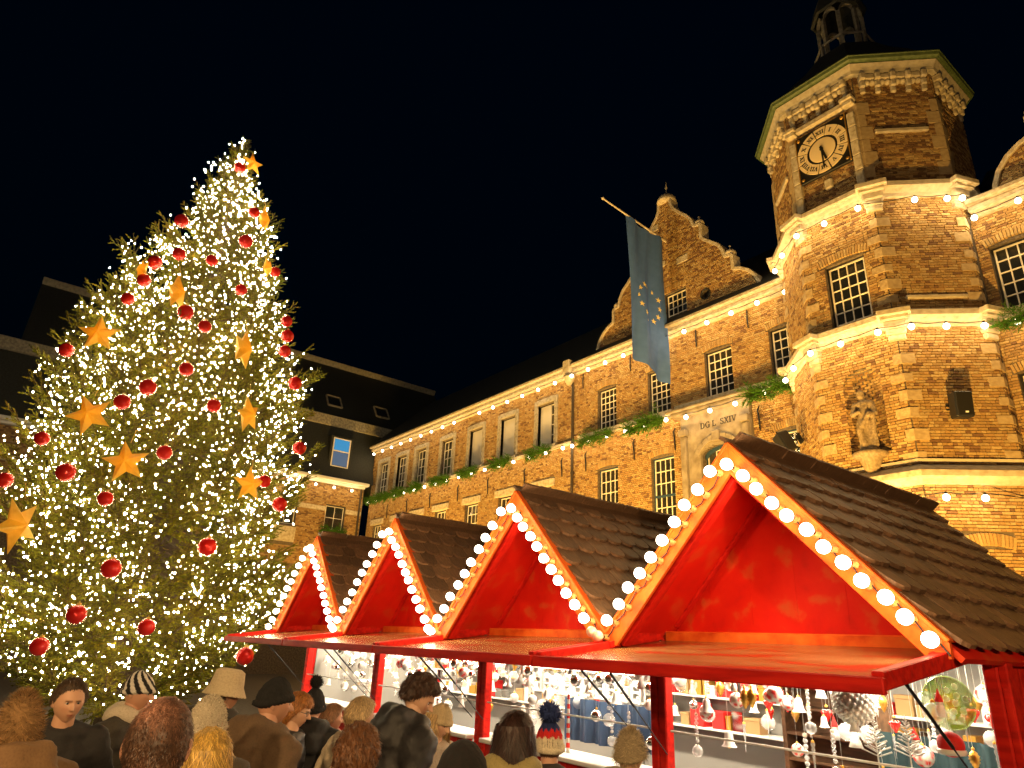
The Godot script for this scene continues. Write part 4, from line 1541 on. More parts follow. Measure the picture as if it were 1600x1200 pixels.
# ------------------------------------------------------------------ greenery
func sprig_mesh(twigs: int, needles: int, tone: Color) -> ArrayMesh:
	var m := MB.new()
	var g := RandomNumberGenerator.new()
	g.seed = 11
	var lines := [[Vector3.ZERO, Vector3(0, 0.02, 1.0)]]
	for i in twigs:
		var s := -1.0 if i % 2 else 1.0
		var z := 0.12 + 0.62 * (i / 2) / maxf(1.0, twigs / 2 - 1)
		var l := 0.46 * (1.0 - z * 0.55)
		lines.append([Vector3(0, 0.0, z), Vector3(s * l * 0.75, g.randf_range(-0.08, 0.08), z + l * 0.75)])
	for q in lines:
		var a: Vector3 = q[0]
		var b: Vector3 = q[1]
		var d := (b - a).normalized()
		m.col = Color(0.09, 0.06, 0.03)
		m.tube([a, b], [0.012, 0.006], 3, false)
		var side := d.cross(Vector3.UP).normalized()
		var up := side.cross(d)
		var cnt := int(needles * (b - a).length())
		for i in cnt:
			var p := a.lerp(b, (i + g.randf()) / cnt)
			var an := g.randf() * TAU
			var o := side * cos(an) + up * sin(an) * 0.75
			var tip := p + (o * 0.8 + d * 0.75).normalized() * g.randf_range(0.06, 0.095)
			var w := d.cross(o).normalized() * 0.026
			var f := g.randf_range(0.75, 1.25)
			m.col = Color(tone.r * f, tone.g * f, tone.b * f)
			m.tri(p - w, p + w, tip, o)
	return m.mesh()


const CROWN := [[0.9, 2.9], [1.6, 3.7], [2.6, 4.0], [4.0, 3.95], [5.3, 3.85], [7.0, 3.65], [8.0, 3.45], [9.0, 3.25], [10.0, 2.75], [11.0, 2.3], [12.0, 1.9], [13.0, 1.5], [14.0, 1.05], [14.8, 0.72], [15.4, 0.42], [15.9, 0.16], [16.3, 0.05], [16.4, 0.02]]
const TREE := Vector3(-18.71, 0, -3.31)


func crown_radius(y: float) -> float:
	for i in CROWN.size() - 1:
		if y <= CROWN[i + 1][1 - 1]:
			return lerpf(CROWN[i][1], CROWN[i + 1][1], clampf((y - CROWN[i][0]) / (CROWN[i + 1][0] - CROWN[i][0]), 0, 1))
	return 0.0


# first point where a line of sight meets the crown
func on_tree(px: float, py: float, out := 0.0) -> Vector3:
	var d := sight(px, py)
	var best := Vector3.ZERO
	var miss := 1e9
	var t := 9.0
	while t < 24.0:
		var p := EYE + d * t
		var r := Vector2(p.x - TREE.x, p.z - TREE.z).length() - crown_radius(p.y) - out
		if r < 0.0:
			return p
		if r < miss:
			miss = r
			best = p
		t += 0.05
	return best


func fir_tree() -> void:
	var tr := thing("christmas_tree", "tall decorated fir tree covered in tiny white lights beside the stalls", "tree", TREE)
	var g := RandomNumberGenerator.new()
	g.seed = 77
	var tk := MB.new()
	tk.tube([Vector3(0, 0, 0), Vector3(0, 4, 0), Vector3(0.05, 10, 0), Vector3(0, 16.3, 0)], [0.34, 0.26, 0.14, 0.015], 12)
	obj("trunk", tk, M.bark, tr)
	var limbs := MB.new()
	var ts := []
	var cols := []
	var lamps := []
	var y := 0.9
	while y < 15.9:
		var big := crown_radius(y)
		var n := int(4.2 + big * 1.45)
		var turn := g.randf() * TAU
		for i in n:
			var a := turn + TAU * (i + g.randf_range(-0.3, 0.3)) / n
			var out := Vector3(sin(a), 0, cos(a))
			var l := maxf(0.08, big * g.randf_range(0.66, 0.97) - 0.2 + 0.3 * noise.get_noise_3d(out.x * 160.0, y * 90.0, out.z * 160.0))
			if g.randf() < 0.1:
				l += 0.25
			var bare := noise.get_noise_3d(out.x * 110.0 + 50.0, y * 30.0, out.z * 110.0) > 0.16
			if bare:
				l *= 0.72
			var y0 := y + g.randf_range(-0.15, 0.15)
			var rise := 0.32 if y < 12 else 0.75
			var pts := []
			for q in 6:
				var e := q / 5.0
				pts.append(out * l * e + Vector3(0, y0 + l * (rise * 0.35 * e - 0.28 * sin(e * 2.2) + 0.3 * e * e * e), 0))
			limbs.tube(pts, [0.05, 0.045, 0.035, 0.025, 0.018, 0.008], 5, false)
			var steps := int(3 + l * 3.3)
			for q in steps:
				var e := 0.36 + 0.64 * (q + g.randf() * 0.6) / steps
				e = minf(e, 1.0)
				var idx := clampi(int(e * 5.0), 0, 4)
				var p: Vector3 = pts[idx].lerp(pts[idx + 1], e * 5.0 - idx)
				var dir: Vector3 = (pts[idx + 1] - pts[idx]).normalized()
				for s in [-1, 1]:
					var yaw: float = s * g.randf_range(0.35, 1.15) * (1.0 - 0.55 * e)
					var d := (Basis(Vector3.UP, yaw) * dir + Vector3(0, g.randf_range(-0.3, 0.12), 0)).normalized()
					var side := d.cross(Vector3.UP).normalized()
					side = (side * cos(0.5 * s) + Vector3(0, 1, 0) * sin(g.randf_range(-0.5, 0.5))).normalized()
					var upv := side.cross(d).normalized()
					side = d.cross(upv)
					var sc := g.randf_range(0.55, 0.92) * (1.0 if y < 9 else lerpf(1.0, 0.36, (y - 9) / 7.0))
					ts.append(Transform3D(Basis(-side, upv, d) * sc, p))
					var v := g.randf_range(0.7, 1.3)
					var warm := g.randf_range(0.9, 1.15)
					cols.append(Color(v * warm, v, v * 0.9))
			# lights strung along the limb, most of them near its tip
			var count := int((1.6 + g.randf() + l * (10.5 if y > 8.0 else 8.5)) * (0.3 if bare else 1.0))
			for q in count:
				var e := minf(1.0, 0.42 + 0.62 * sqrt(g.randf()))
				var idx := clampi(int(e * 5.0), 0, 4)
				var p: Vector3 = pts[idx].lerp(pts[idx + 1], e * 5.0 - idx)
				var side := out.cross(Vector3.UP)
				lamps.append(p + side * g.randf_range(-0.42, 0.42) * (0.3 + e) + Vector3(0, g.randf_range(-0.28, 0.3), 0) + out * g.randf_range(-0.15, 0.22))
		y += 0.34 - 0.009 * y
	# leader
	for q in 10:
		ts.append(Transform3D(Basis(Vector3.UP, q * 1.3) * Basis(Vector3.RIGHT, -PI / 2 + 0.35) * Basis.from_scale(Vector3(0.26, 0.26, 0.34)), Vector3(0, 15.45 + q * 0.08, 0)))
		cols.append(Color(1, 1, 0.9))
		lamps.append(Vector3(g.randf_range(-0.1, 0.1), 15.5 + q * 0.09, g.randf_range(-0.1, 0.1)))
	obj("limbs", limbs, M.bark, tr).set_meta("kind", "stuff")
	many("crown", sprig_mesh(6, 24, Color(0.15, 0.145, 0.013)), M.needle, ts, cols, tr)
	var lm := MB.new()
	lm.ball(Vector3.ZERO, Vector3(0.0155, 0.019, 0.0155), 6, 4)
	var lt := []
	for p in lamps:
		lt.append(Transform3D(Basis.IDENTITY, TREE + p))
	var fl := many("fairy_lights", lm, M.fairy_light, lt, [])
	tag(fl, "thousands of tiny warm white fairy lights strung over the fir tree", "fairy lights")
	# lights of the strings: one lamp for every few dozen bulbs
	for i in range(0, lamps.size(), 80):
		omni(fl, TREE + lamps[i] + Vector3(0, 0.07, 0), 0.2, Color(1.0, 0.83, 0.55), 0.08)
	print("tree sprigs ", ts.size(), " lamps ", lamps.size())
	# baubles
	for b in [[375, 262], [397, 332], [384, 377], [284, 345], [242, 410], [280, 397], [331, 407], [225, 438], [430, 425], [377, 453], [200, 467], [290, 488], [320, 510], [448, 502], [449, 525], [445, 549], [104, 547], [291, 577], [231, 605], [334, 634], [461, 599], [191, 628], [257, 707], [66, 685], [468, 700], [165, 779], [103, 738], [8, 750], [437, 788], [324, 854], [174, 888], [229, 980], [383, 1025], [413, 752], [62, 1010], [120, 960]]:
		var p := on_tree(b[0], b[1], g.randf_range(-0.05, 0.18))
		bauble(p, g.randf_range(0.14, 0.185), {375: "red bauble beside the topmost golden star near the tree tip", 284: "lone red bauble on the bare edge of the upper crown", 383: "red bauble hanging just under the end of the stall flap", 8: "red bauble above the largest golden star on the tree", 397: "red bauble beside the second golden star below the tree tip"}.get(b[0], ""))
	for s in [[395, 256, 0.42, 0.5, 0.2, "golden star at the very tip of the fir tree"], [413, 343, 0.42, 1.25, 0.5, "golden star seen on edge, second below the tree tip"], [418, 418, 0.32, 1.2, 0.9, "small golden star seen on edge beside two red baubles"], [277, 457, 0.5, 1.05, 0.3, "golden star turned sideways above a red bauble in the upper crown"], [222, 420, 0.3, -1.1, 0.2, "small golden star half hidden behind a red bauble"], [155, 522, 0.5, -0.3, 0.1, "golden star with spread points above the bauble at the tree edge"], [381, 545, 0.55, 1.1, 0.0, "tall narrow golden star turned sideways in the middle crown"], [140, 648, 0.52, -0.35, 0.5, "golden star partly sunk in the branches between two red baubles"], [388, 648, 0.5, 1.0, 0.4, "golden star turned sideways above the corner house window"], [197, 722, 0.5, -0.2, 0.25, "golden star with five open points between two red baubles"], [390, 757, 0.46, 0.5, 0.1, "golden star beside a red bauble next to the corner house eaves"], [27, 820, 0.62, 0.85, 0.6, "largest golden star low on the tree beside a red bauble"]]:
		paper_star(on_tree(s[0], s[1], 0.2), s[2] * 0.88, s[3], s[4], s[5])


func bauble(p: Vector3, r: float, label := "") -> void:
	if not shared.has("bauble"):
		var b := MB.new()
		b.ball(Vector3.ZERO, Vector3.ONE, 24, 16)
		shared.bauble = b.mesh()
		var c := MB.new()
		c.lathe([Vector2(0.22, 0.96), Vector2(0.22, 1.14), Vector2(0.08, 1.16), Vector2(0.0, 1.17)], 12)
		var loop := []
		for k in 11:
			loop.append(Vector3(sin(PI * k / 10.0 * 2.0) * 0.09, 1.25 - cos(TAU * k / 10.0) * 0.09, 0))
		c.tube(loop, [0.02], 4, false)
		shared.bauble_cap = c.mesh()
	var o := thing("red_bauble", "shiny red bauble hanging on the decorated fir tree", "bauble", p, 0.0, "red baubles on the fir tree")
	if label:
		o.set_meta("label", label)
	var t := Transform3D(Basis.from_scale(Vector3(r, r, r)), Vector3.ZERO)
	obj("ball", shared.bauble, M.red_ball, o, t)
	obj("cap", shared.bauble_cap, M.gold, o, t)


func star_points(m: MB, r: float, inner: float, deep: float) -> void:
	for i in 10:
		var a0 := PI / 2 + TAU * i / 10.0
		var a1 := PI / 2 + TAU * (i + 1) / 10.0
		var p0 := Vector3(cos(a0), sin(a0), 0) * (r if i % 2 == 0 else inner)
		var p1 := Vector3(cos(a1), sin(a1), 0) * (inner if i % 2 == 0 else r)
		m.tri(p0, p1, Vector3(0, 0, deep), Vector3(0, 0, 1))
		m.tri(p0, p1, Vector3(0, 0, -deep), Vector3(0, 0, -1))


func paper_star(p: Vector3, r: float, turn: float, roll: float, label: String) -> void:
	var m := MB.new()
	star_points(m, r, r * 0.43, r * 0.4)
	var face := atan2(EYE.x - p.x, EYE.z - p.z)
	var o := thing("paper_star", label, "star", p, face + turn, "golden stars on the fir tree")
	obj("star_body", m, M.star_paper, o, Transform3D(Basis(Vector3(0, 0, 1), roll), Vector3.ZERO))
	omni(o, Vector3(0, 0, 0.0), 0.06, Color(1.0, 0.76, 0.3), 0.1)  # unseen lamp inside, placed to make the star glow
	var th := MB.new()
	th.tube([Vector3(0, r * 0.9, 0), Vector3(0.02, r + 0.25, -0.1)], [0.006], 4)
	obj("thread", th, M.gold, o)


func garland(label: String, a: Vector3, b: Vector3, thick: float) -> void:
	var o := thing("garland", label, "garland", a)
	var g := RandomNumberGenerator.new()
	g.seed = int(absf(a.x) * 100.0)
	var ts := []
	var cols := []
	var n := int((b - a).length() * 95.0)
	for i in n:
		var e := g.randf()
		var p := (b - a) * e + Vector3(0, g.randf_range(-0.12, 0.12), g.randf_range(-0.08, 0.12))
		var d := Vector3(g.randf_range(-0.6, 0.6), g.randf_range(-1.2, 0.45), g.randf_range(0.1, 1.0)).normalized()
		var side := d.cross(Vector3.UP).normalized()
		ts.append(Transform3D(Basis(side, side.cross(d) * -1.0, d) * thick * g.randf_range(0.6, 1.1), p))
		var v := g.randf_range(0.7, 1.4)
		cols.append(Color(v * 0.9, v * 1.5, v * 0.8))
	var st := MB.new()
	st.tube([Vector3(0, 0, -0.02), (b - a) * 0.5 + Vector3(0, -0.03, 0), b - a], [0.03], 6)
	obj("stem", st, M.bark, o)
	if not shared.has("garland_sprig"):
		shared.garland_sprig = sprig_mesh(6, 26, Color(0.07, 0.12, 0.025))
	many("foliage", shared.garland_sprig, M.needle, ts, cols, o)


func garlands() -> void:
	for q in [[-39.8, -36.7, "long green garland in the far left corner of the ledge"], [-36.5, -34.9, "green garland under the second window from the corner house"], [-34.6, -32.9, "green garland under the third window from the corner house"], [-32.0, -30.2, "green garland under the window with a green blind"], [-29.2, -27.6, "green garland under the first window with a full white blind"], [-26.5, -24.9, "green garland under the second window with a full white blind"], [-23.6, -22.0, "green garland under the half blinded window by the drainpipe"]]:
		garland(q[2], Vector3(q[0], 10.3, WALL_Z + 0.3), Vector3(q[1], 10.28, WALL_Z + 0.34), 0.42)
	garland("bushy green garland under the window right of the drainpipe", Vector3(-20.0, 10.2, WALL_Z + 0.36), Vector3(-18.2, 10.2, WALL_Z + 0.36), 0.42)
	garland("bushy green garland left of the stone portal", Vector3(-17.3, 10.15, WALL_Z + 0.38), Vector3(-15.6, 10.2, WALL_Z + 0.38), 0.52)
	garland("bushy green garland between the stone portal and the tower", Vector3(-12.0, 10.15, WALL_Z + 0.38), Vector3(-10.4, 10.2, WALL_Z + 0.38), 0.48)
	garland("bushy green garland on the ledge right of the tower", Vector3(-4.7, 10.2, WALL_Z + 0.38), Vector3(-3.0, 10.2, WALL_Z + 0.38), 0.46)
	garland("green garland in the window box of the corner house", Vector3(-40.05, 8.2, -16.2), Vector3(-40.05, 8.2, -17.8), 0.4)


func flag() -> void:
	var at := Vector3(-15.35, 17.85, -19.1)
	var o := thing("flag", "long blue flag with a ring of yellow stars hanging before the gable", "flag", at)
	var p := MB.new()
	p.tube([Vector3(0, 0, 0), Vector3(0, 0.35, 3.6)], [0.045, 0.03], 8)
	p.ball(Vector3(0, 0.36, 3.65), Vector3(0.06, 0.06, 0.06), 10, 6)
	obj("pole", p, M.stone, o)
	var m := MB.new()
	var nz := 24
	var ny := 60
	var shape := func(u: float, v: float) -> Vector3:
		var z := lerpf(0.25, 2.35, u) - v * 0.35 * u
		var top := 0.02 + z * 0.09 - 0.28 * sin(u * PI) * 0.4
		var low := lerpf(-6.4, -5.75, u)
		return Vector3(0.13 * sin(u * 9.0 + v * 2.5) * (0.25 + v * 0.75) + 0.05 * sin(u * 17.0 - v * 5.0), lerpf(top, low, v), z)
	for i in nz + 1:
		for j in ny + 1:
			var u := float(i) / nz
			var v := float(j) / ny
			var q: Vector3 = shape.call(u, v)
			var du: Vector3 = shape.call(u + 0.01, v) - q
			var dv: Vector3 = shape.call(u, v + 0.01) - q
			m.vert(q, dv.cross(du).normalized(), Vector2(u, v))
	for i in nz:
		for j in ny:
			var k := i * (ny + 1) + j
			m.face(k, k + 1, k + ny + 2)
			m.face(k, k + ny + 2, k + ny + 1)
	var cloth := obj("cloth", m, M.flag_cloth, o)
	for i in 12:
		var a := TAU * i / 12.0
		var u := 0.48 + cos(a) * 0.3
		var v := 0.535 + sin(a) * 0.115
		var q: Vector3 = shape.call(u, v)
		var du: Vector3 = (shape.call(u + 0.01, v) - q).normalized()
		var dv: Vector3 = (shape.call(u, v + 0.01) - q).normalized()
		var nn := du.cross(dv).normalized()
		var s := MB.new()
		star_points(s, 0.13, 0.052, 0.006)
		for e in [1.0]:
			obj("star", s, M.flag_star, cloth, Transform3D(Basis(du, -dv, nn), q))


func speakers() -> void:
	var tw := Transform3D(Basis.IDENTITY, Vector3(-7.68, 0, -19.9))
	for q in [[tw * tower_face(45, 2.72) * Transform3D(Basis.from_euler(Vector3(0.1, 0, 0)), Vector3(-0.2, 7.87, 0.5)), "black loudspeaker mounted on the right face of the brick tower"], [Transform3D(Basis.from_euler(Vector3(0.35, -0.5, 0.25)), Vector3(-10.35, 8.0, -17.9)), "black loudspeaker tilted on a bracket left of the brick tower"]]:
		var s := thing("loudspeaker", q[1], "loudspeaker", q[0].origin)
		s.basis = q[0].basis
		var b := MB.new()
		b.cbox(Vector3.ZERO, Vector3(0.4, 0.62, 0.34), 0.03)
		obj("cabinet", b, M.black_iron, s)
		var gr := MB.new()
		gr.cbox(Vector3(0, 0, 0.18), Vector3(0.35, 0.57, 0.02), 0.008)
		obj("grille", gr, M.clock_black, s)
		var lg := MB.new()
		lg.cbox(Vector3(0.02, -0.2, 0.193), Vector3(0.07, 0.04, 0.01), 0.003)
		obj("badge", lg, M.white_paint, s)
		var br := MB.new()
		br.tube([Vector3(0, 0, -0.16), Vector3(0, 0, -0.52)], [0.03], 6)
		br.cbox(Vector3(0, 0, -0.52), Vector3(0.2, 0.3, 0.03), 0.005)
		obj("bracket", br, M.black_iron, s)


# ------------------------------------------------------------------ market stalls
const TIP := 2.225
const APEX := 3.81
const HALF := 1.5
const OUT := 0.75      # how far the gable boards stand before the posts
const BACK := -3.27


func tile_mesh() -> ArrayMesh:
	if not shared.has("tile"):
		var m := MB.new()
		var poly := PackedVector2Array([Vector2(-0.122, 0.32), Vector2(-0.122, 0.02), Vector2(-0.1, -0.045), Vector2(-0.045, -0.08), Vector2(0.045, -0.08), Vector2(0.1, -0.045), Vector2(0.122, 0.02), Vector2(0.122, 0.32)])
		m.prism(poly, 0.0, 0.032)
		shared.tile = m.mesh()
	return shared.tile


func stall_bulb_mesh() -> ArrayMesh:
	if not shared.has("stall_bulb"):
		var m := MB.new()
		var t := Transform3D(Basis(Vector3.RIGHT, PI / 2), Vector3.ZERO)
		var prof := []
		for i in 15:
			var a := PI * i / 14.0
			var r := sin(a) * 0.051
			var y := -cos(a) * 0.051
			if y < 0:
				r = maxf(r, 0.0) * (1.0 - 0.28 * pow(-y / 0.051, 1.5))
				y *= 1.35
			prof.append(Vector2(maxf(r, 0.0005), y))
		m.lathe(prof, 16, t)
		shared.stall_bulb = m.mesh()
		var s := MB.new()
		s.lathe([Vector2(0.02, -0.085), Vector2(0.024, -0.09), Vector2(0.026, -0.12), Vector2(0.034, -0.125), Vector2(0.034, -0.15), Vector2(0.0, -0.15)], 10, t)
		shared.stall_socket = s.mesh()
	return shared.stall_bulb


func stall(k: int, label: String) -> Node3D:
	var xc := -3.4 - 3.0 * k
	var st := thing("market_stall", label, "market stall", Vector3(xc, 0, -5.7), 0.0, "red gabled market stalls in a row")
	var d := Vector3(HALF, TIP - APEX, 0).normalized()
	var len := Vector2(HALF, APEX - TIP).length()
	# posts, beam, gable
	for s in [-1, 1]:
		var m := MB.new()
		m.cbox(Vector3(s * 1.448, 1.12, -0.02), Vector3(0.095, 2.24, 0.12), 0.012)
		obj("post", m, M.red_wood, st)
	var bm := MB.new()
	bm.cbox(Vector3(0, 2.235, -0.03), Vector3(2.74, 0.13, 0.16), 0.012)
	obj("beam", bm, M.orange_board, st)
	var gp := MB.new()
	gp.prism(PackedVector2Array([Vector2(-1.36, 2.29), Vector2(1.36, 2.29), Vector2(0, 3.74)]), -0.13, -0.1)
	for x in [-0.9, -0.45, 0.0, 0.45, 0.9]:
		gp.box(Vector3(x, 2.36 + (1.36 - absf(x)) * 0.5, -0.115), Vector3(0.008, (1.36 - absf(x)) * 0.98, 0.034))
	obj("gable_panel", gp, M.red_paint, st)
	var bt := MB.new()
	for s in [-1, 1]:
		bt.bar(Vector3(s * 1.32, 2.36, -0.06), Vector3(s * 0.04, 3.71, -0.06), Vector3(s * 0.726, 0.687, 0) * 0.07, Vector3(0, 0, 0.07), 0.008)
	obj("gable_batten", bt, M.red_wood, st)
	# roof slopes with tiles
	for s in [-1, 1]:
		var dn := Vector3(s * d.x, d.y, 0)
		var nr := Vector3(s * -d.y, d.x, 0)
		var m := MB.new()
		var over := 0.12 if (s == 1 and k == 0) or (s == -1 and k == 3) else 0.0
		var a := Vector3(0, APEX, 0) - nr * 0.03
		m.bar(a + Vector3(0, 0, (OUT - 0.04 + BACK) * 0.5), a + dn * (len + over - 0.02) + Vector3(0, 0, (OUT - 0.04 + BACK) * 0.5), Vector3(0, 0, OUT - 0.04 - BACK), nr * 0.04)
		var sl := obj("roof_slope", m, M.red_paint, st)
		var merged := []
		var rows := 9
		var per := 16
		for r in rows:
			for q in per:
				var dist := 0.16 + r * 0.25
				var z := OUT - 0.165 - maxf(0.0, q - (0.5 if r % 2 else 0.0)) * 0.25
				if z < BACK + 0.1:
					continue
				var lift := 0.02 + rng.randf_range(0.0, 0.006)
				var basis := Basis(Vector3(0, 0, -s), -dn, nr) * Basis(Vector3.RIGHT, -0.12 + rng.randf_range(-0.03, 0.015)) * Basis(Vector3(0, 0, 1), rng.randf_range(-0.03, 0.03))
				var t := Transform3D(basis, Vector3(0, APEX, z) + dn * dist + nr * lift)
				if s == 1:
					obj("tile", tile_mesh(), M["tile%d" % (rng.randi() % 4)], sl, t)
				else:
					merged.append(t)
		if s == -1:
			many("tiling", tile_mesh(), M.tile1, merged, [], st)
	var rc := MB.new()
	rc.prism(PackedVector2Array([Vector2(-0.12, APEX - 0.09), Vector2(0, APEX + 0.04), Vector2(0.12, APEX - 0.09), Vector2(0.12, APEX - 0.06), Vector2(0, APEX + 0.075), Vector2(-0.12, APEX - 0.06)]), BACK, OUT - 0.04)
	obj("ridge_cap", rc, M.tile0, st)
	# gable boards with their bulbs
	for s in [-1, 1]:
		var e := 0.012
		var poly := PackedVector2Array([Vector2(0.001 * s, APEX + 0.02), Vector2(s * HALF, TIP + 0.01), Vector2(s * HALF, 2.14), Vector2(s * 1.363, 2.14), Vector2(0.001 * s, APEX - 0.25)])
		var m := MB.new()
		m.prism(poly, OUT - 0.03, OUT)
		m.bar(Vector3(0, APEX + 0.025, OUT - 0.05), Vector3(s * (HALF + 0.0), TIP + 0.02, OUT - 0.05), Vector3(s * 0.726, 0.687, 0) * 0.03, Vector3(0, 0, 0.14), 0.006)
		var board := obj("gable_board", m, M.orange_board, st)
		m = MB.new()
		m.bar(Vector3(0, APEX - 0.26, OUT - 0.11), Vector3(s * 1.36, 2.15, OUT - 0.11), Vector3(s * 0.726, 0.687, 0) * 0.05, Vector3(0, 0, 0.1), 0.006)
		obj("edge_strip", m, M.red_wood, board)
		var n := 12 if s == 1 else 11
		var wire := []
		for i in n:
			var f := lerpf(0.055, 0.97, float(i) / (n - 1))
			if s == -1:
				f = lerpf(0.075, 0.985, float(i) / (n - 1))
			var p := Vector3(s * HALF * f, lerpf(APEX - 0.12, TIP - 0.02, f), OUT + 0.14)
			p += Vector3(rng.randf_range(-0.014, 0.014), rng.randf_range(-0.012, 0.012), 0)
			wire.append(p + Vector3(0, -0.01, -0.125))
			wire.append(p + Vector3(s * 0.055, -0.085 - rng.randf_range(0.0, 0.02), -0.122))
			var tilt := Basis.from_euler(Vector3(rng.randf_range(-0.25, 0.05), rng.randf_range(-0.15, 0.15), 0))
			var dead: bool = i == n - 1 and ((k == 0 and s == -1) or (k == 1 and s == 1))
			var b := obj("bulb", stall_bulb_mesh(), M.dead_bulb if dead else M.stall_bulb, st, Transform3D(tilt, p))
			obj("socket", shared.stall_socket, M.socket, b)
			if not dead:
				omni(st, p, 0.165 * rng.randf_range(0.9, 1.1), Color(1.0, 0.84, 0.58), 0.06)
		var wm := MB.new()
		wm.tube(wire, [0.006], 5)
		obj("cable", wm, M.black_iron, st)
	# the flap: hinged below the beam, sloping down towards the customers
	var fp := MB.new()
	var ha := Vector3(0, 2.2, 0.06)
	var hb := Vector3(0, 1.985, 1.62)
	var fd := (hb - ha).normalized()
	var fn := Vector3(0, fd.z, -fd.y)
	fp.bar(ha, hb, Vector3(2.94, 0, 0), fn * 0.02)
	var flap := obj("flap", fp, M.flap_wood, st)
	var lip := MB.new()
	lip.cbox(Vector3(0, 1.982, 1.645), Vector3(2.98, 0.09, 0.045), 0.008)
	obj("front_lip", lip, M.red_wood, flap)
	for s in [-1, 1]:
		var rb := MB.new()
		rb.bar(ha + Vector3(s * 1.445, 0.0, 0.02) + fn * 0.02, hb + Vector3(s * 1.445, 0, 0) + fn * 0.02, Vector3(0.07, 0, 0), fn * 0.1, 0.006)
		obj("rib", rb, M.red_wood, flap)
		var gu := MB.new()
		gu.prism(PackedVector2Array([Vector2(0.06, 2.22), Vector2(0.8, 2.12), Vector2(0.8, 2.17), Vector2(0.06, 2.34)]), s * 1.4 - 0.012, s * 1.4 + 0.012, Transform3D(Basis(Vector3(0, 0, 1), Vector3(0, 1, 0), Vector3(1, 0, 0)), Vector3.ZERO))
		obj("gusset", gu, M.red_wood, flap)
		var sr := MB.new()
		sr.tube([Vector3(s * 1.3, 2.04, 1.05), Vector3(s * 1.34, 1.62, 0.55)], [0.012], 6)
		sr.tube([Vector3(s * 1.34, 1.62, 0.55), Vector3(s * 1.38, 1.2, 0.06)], [0.006], 6)
		obj("gas_strut", sr, M.black_iron, st)
	# counter, walls and unseen lid of the box
	var ct := MB.new()
	for i in 16:
		ct.cbox(Vector3(-1.26 + i * 0.168, 0.5, 0.02), Vector3(0.16, 0.9, 0.03), 0.006)
	obj("counter_front", ct, M.red_wood, st)
	var tp := MB.new()
	tp.cbox(Vector3(0, 0.97, -0.12), Vector3(2.72, 0.05, 0.5), 0.01)
	obj("counter_top", tp, M.shelf_white, st)
	var bw := MB.new()
	bw.box(Vector3(0, 1.15, -3.1), Vector3(2.96, 2.3, 0.04))
	obj("back_wall", bw, M.grey_wall, st)
	var cl := MB.new()
	cl.box(Vector3(0, 2.285, -1.62), Vector3(2.96, 0.03, 2.96))
	obj("ceiling", cl, M.shelf_white, st)  # unseen white panel, brightens the inside and keeps the lamp light in
	for s in [-1, 1]:
		if (s == 1 and k == 0) or (s == -1 and k == 3):
			for i in 20:
				var pl := MB.new()
				pl.cbox(Vector3(s * 1.47, 1.1, -0.17 - i * 0.152), Vector3(0.03, 2.2, 0.148), 0.006)
				obj("plank", pl, M.red_wood, st)
			var iw := MB.new()
			iw.box(Vector3(s * 1.44, 1.14, -1.6), Vector3(0.02, 2.26, 2.9))
			obj("lining", iw, M.grey_wall, st)
			for q in [-3.23, -0.035]:
				var up := MB.new()
				up.cbox(Vector3(s * 1.52, 1.08, q), Vector3(0.06, 2.16, 0.12), 0.01)
				obj("corner_board", up, M.red_wood, st)
	for y in [1.15, 1.55]:
		var sh := MB.new()
		sh.cbox(Vector3(0, y, -2.92), Vector3(2.9, 0.03, 0.3), 0.006)
		obj("shelf", sh, M.shelf_white, st)
	var rl := MB.new()
	rl.tube([Vector3(-1.36, 1.4, 0.02), Vector3(1.36, 1.4, 0.02)], [0.01], 6)
	rl.tube([Vector3(-1.36, 2.15, -0.3), Vector3(1.36, 2.15, -0.3)], [0.008], 6)
	rl.tube([Vector3(-1.36, 2.15, -0.75), Vector3(1.36, 2.15, -0.75)], [0.008], 6)
	rl.tube([Vector3(-1.36, 2.15, -1.2), Vector3(1.36, 2.15, -1.2)], [0.008], 6)
	obj("hanging_rail", rl, M.white_paint, st)
	# unseen strip lamps overhead, placed to light the wares
	for z in [-0.5, -1.9]:
		var tb := MB.new()
		tb.tube([Vector3(-1.2, 2.24, z), Vector3(1.2, 2.24, z)], [0.02], 8)
		obj("tube_lamp", tb, M.tube_light, st)
		var al := AreaLight3D.new()
		al.name = "tube_glow"
		al.area_size = Vector2(2.4, 0.1)
		al.light_energy = 10.0
		al.light_color = Color(1.0, 0.93, 0.8)
		al.shadow_enabled = true
		al.area_range = 20.0
		st.add_child(al, true)
		al.transform = Transform3D(Basis(Vector3.RIGHT, -PI / 2), Vector3(0, 2.2, z))
	return st


func stalls() -> void:
	stall(0, "red market stall at the near end of the row with a planked side wall")
	stall(1, "red market stall with a navy curtain, second from the planked end wall")
	stall(2, "red market stall with bells and figures, second from the fir tree end")
	stall(3, "red market stall at the end of the row beside the fir tree")


# ------------------------------------------------------------------ wares
func thread(m: MB, from_y: float) -> void:
	m.tube([Vector3(0, from_y, 0), Vector3(0, 0.5, 0)], [0.0015], 3, false)


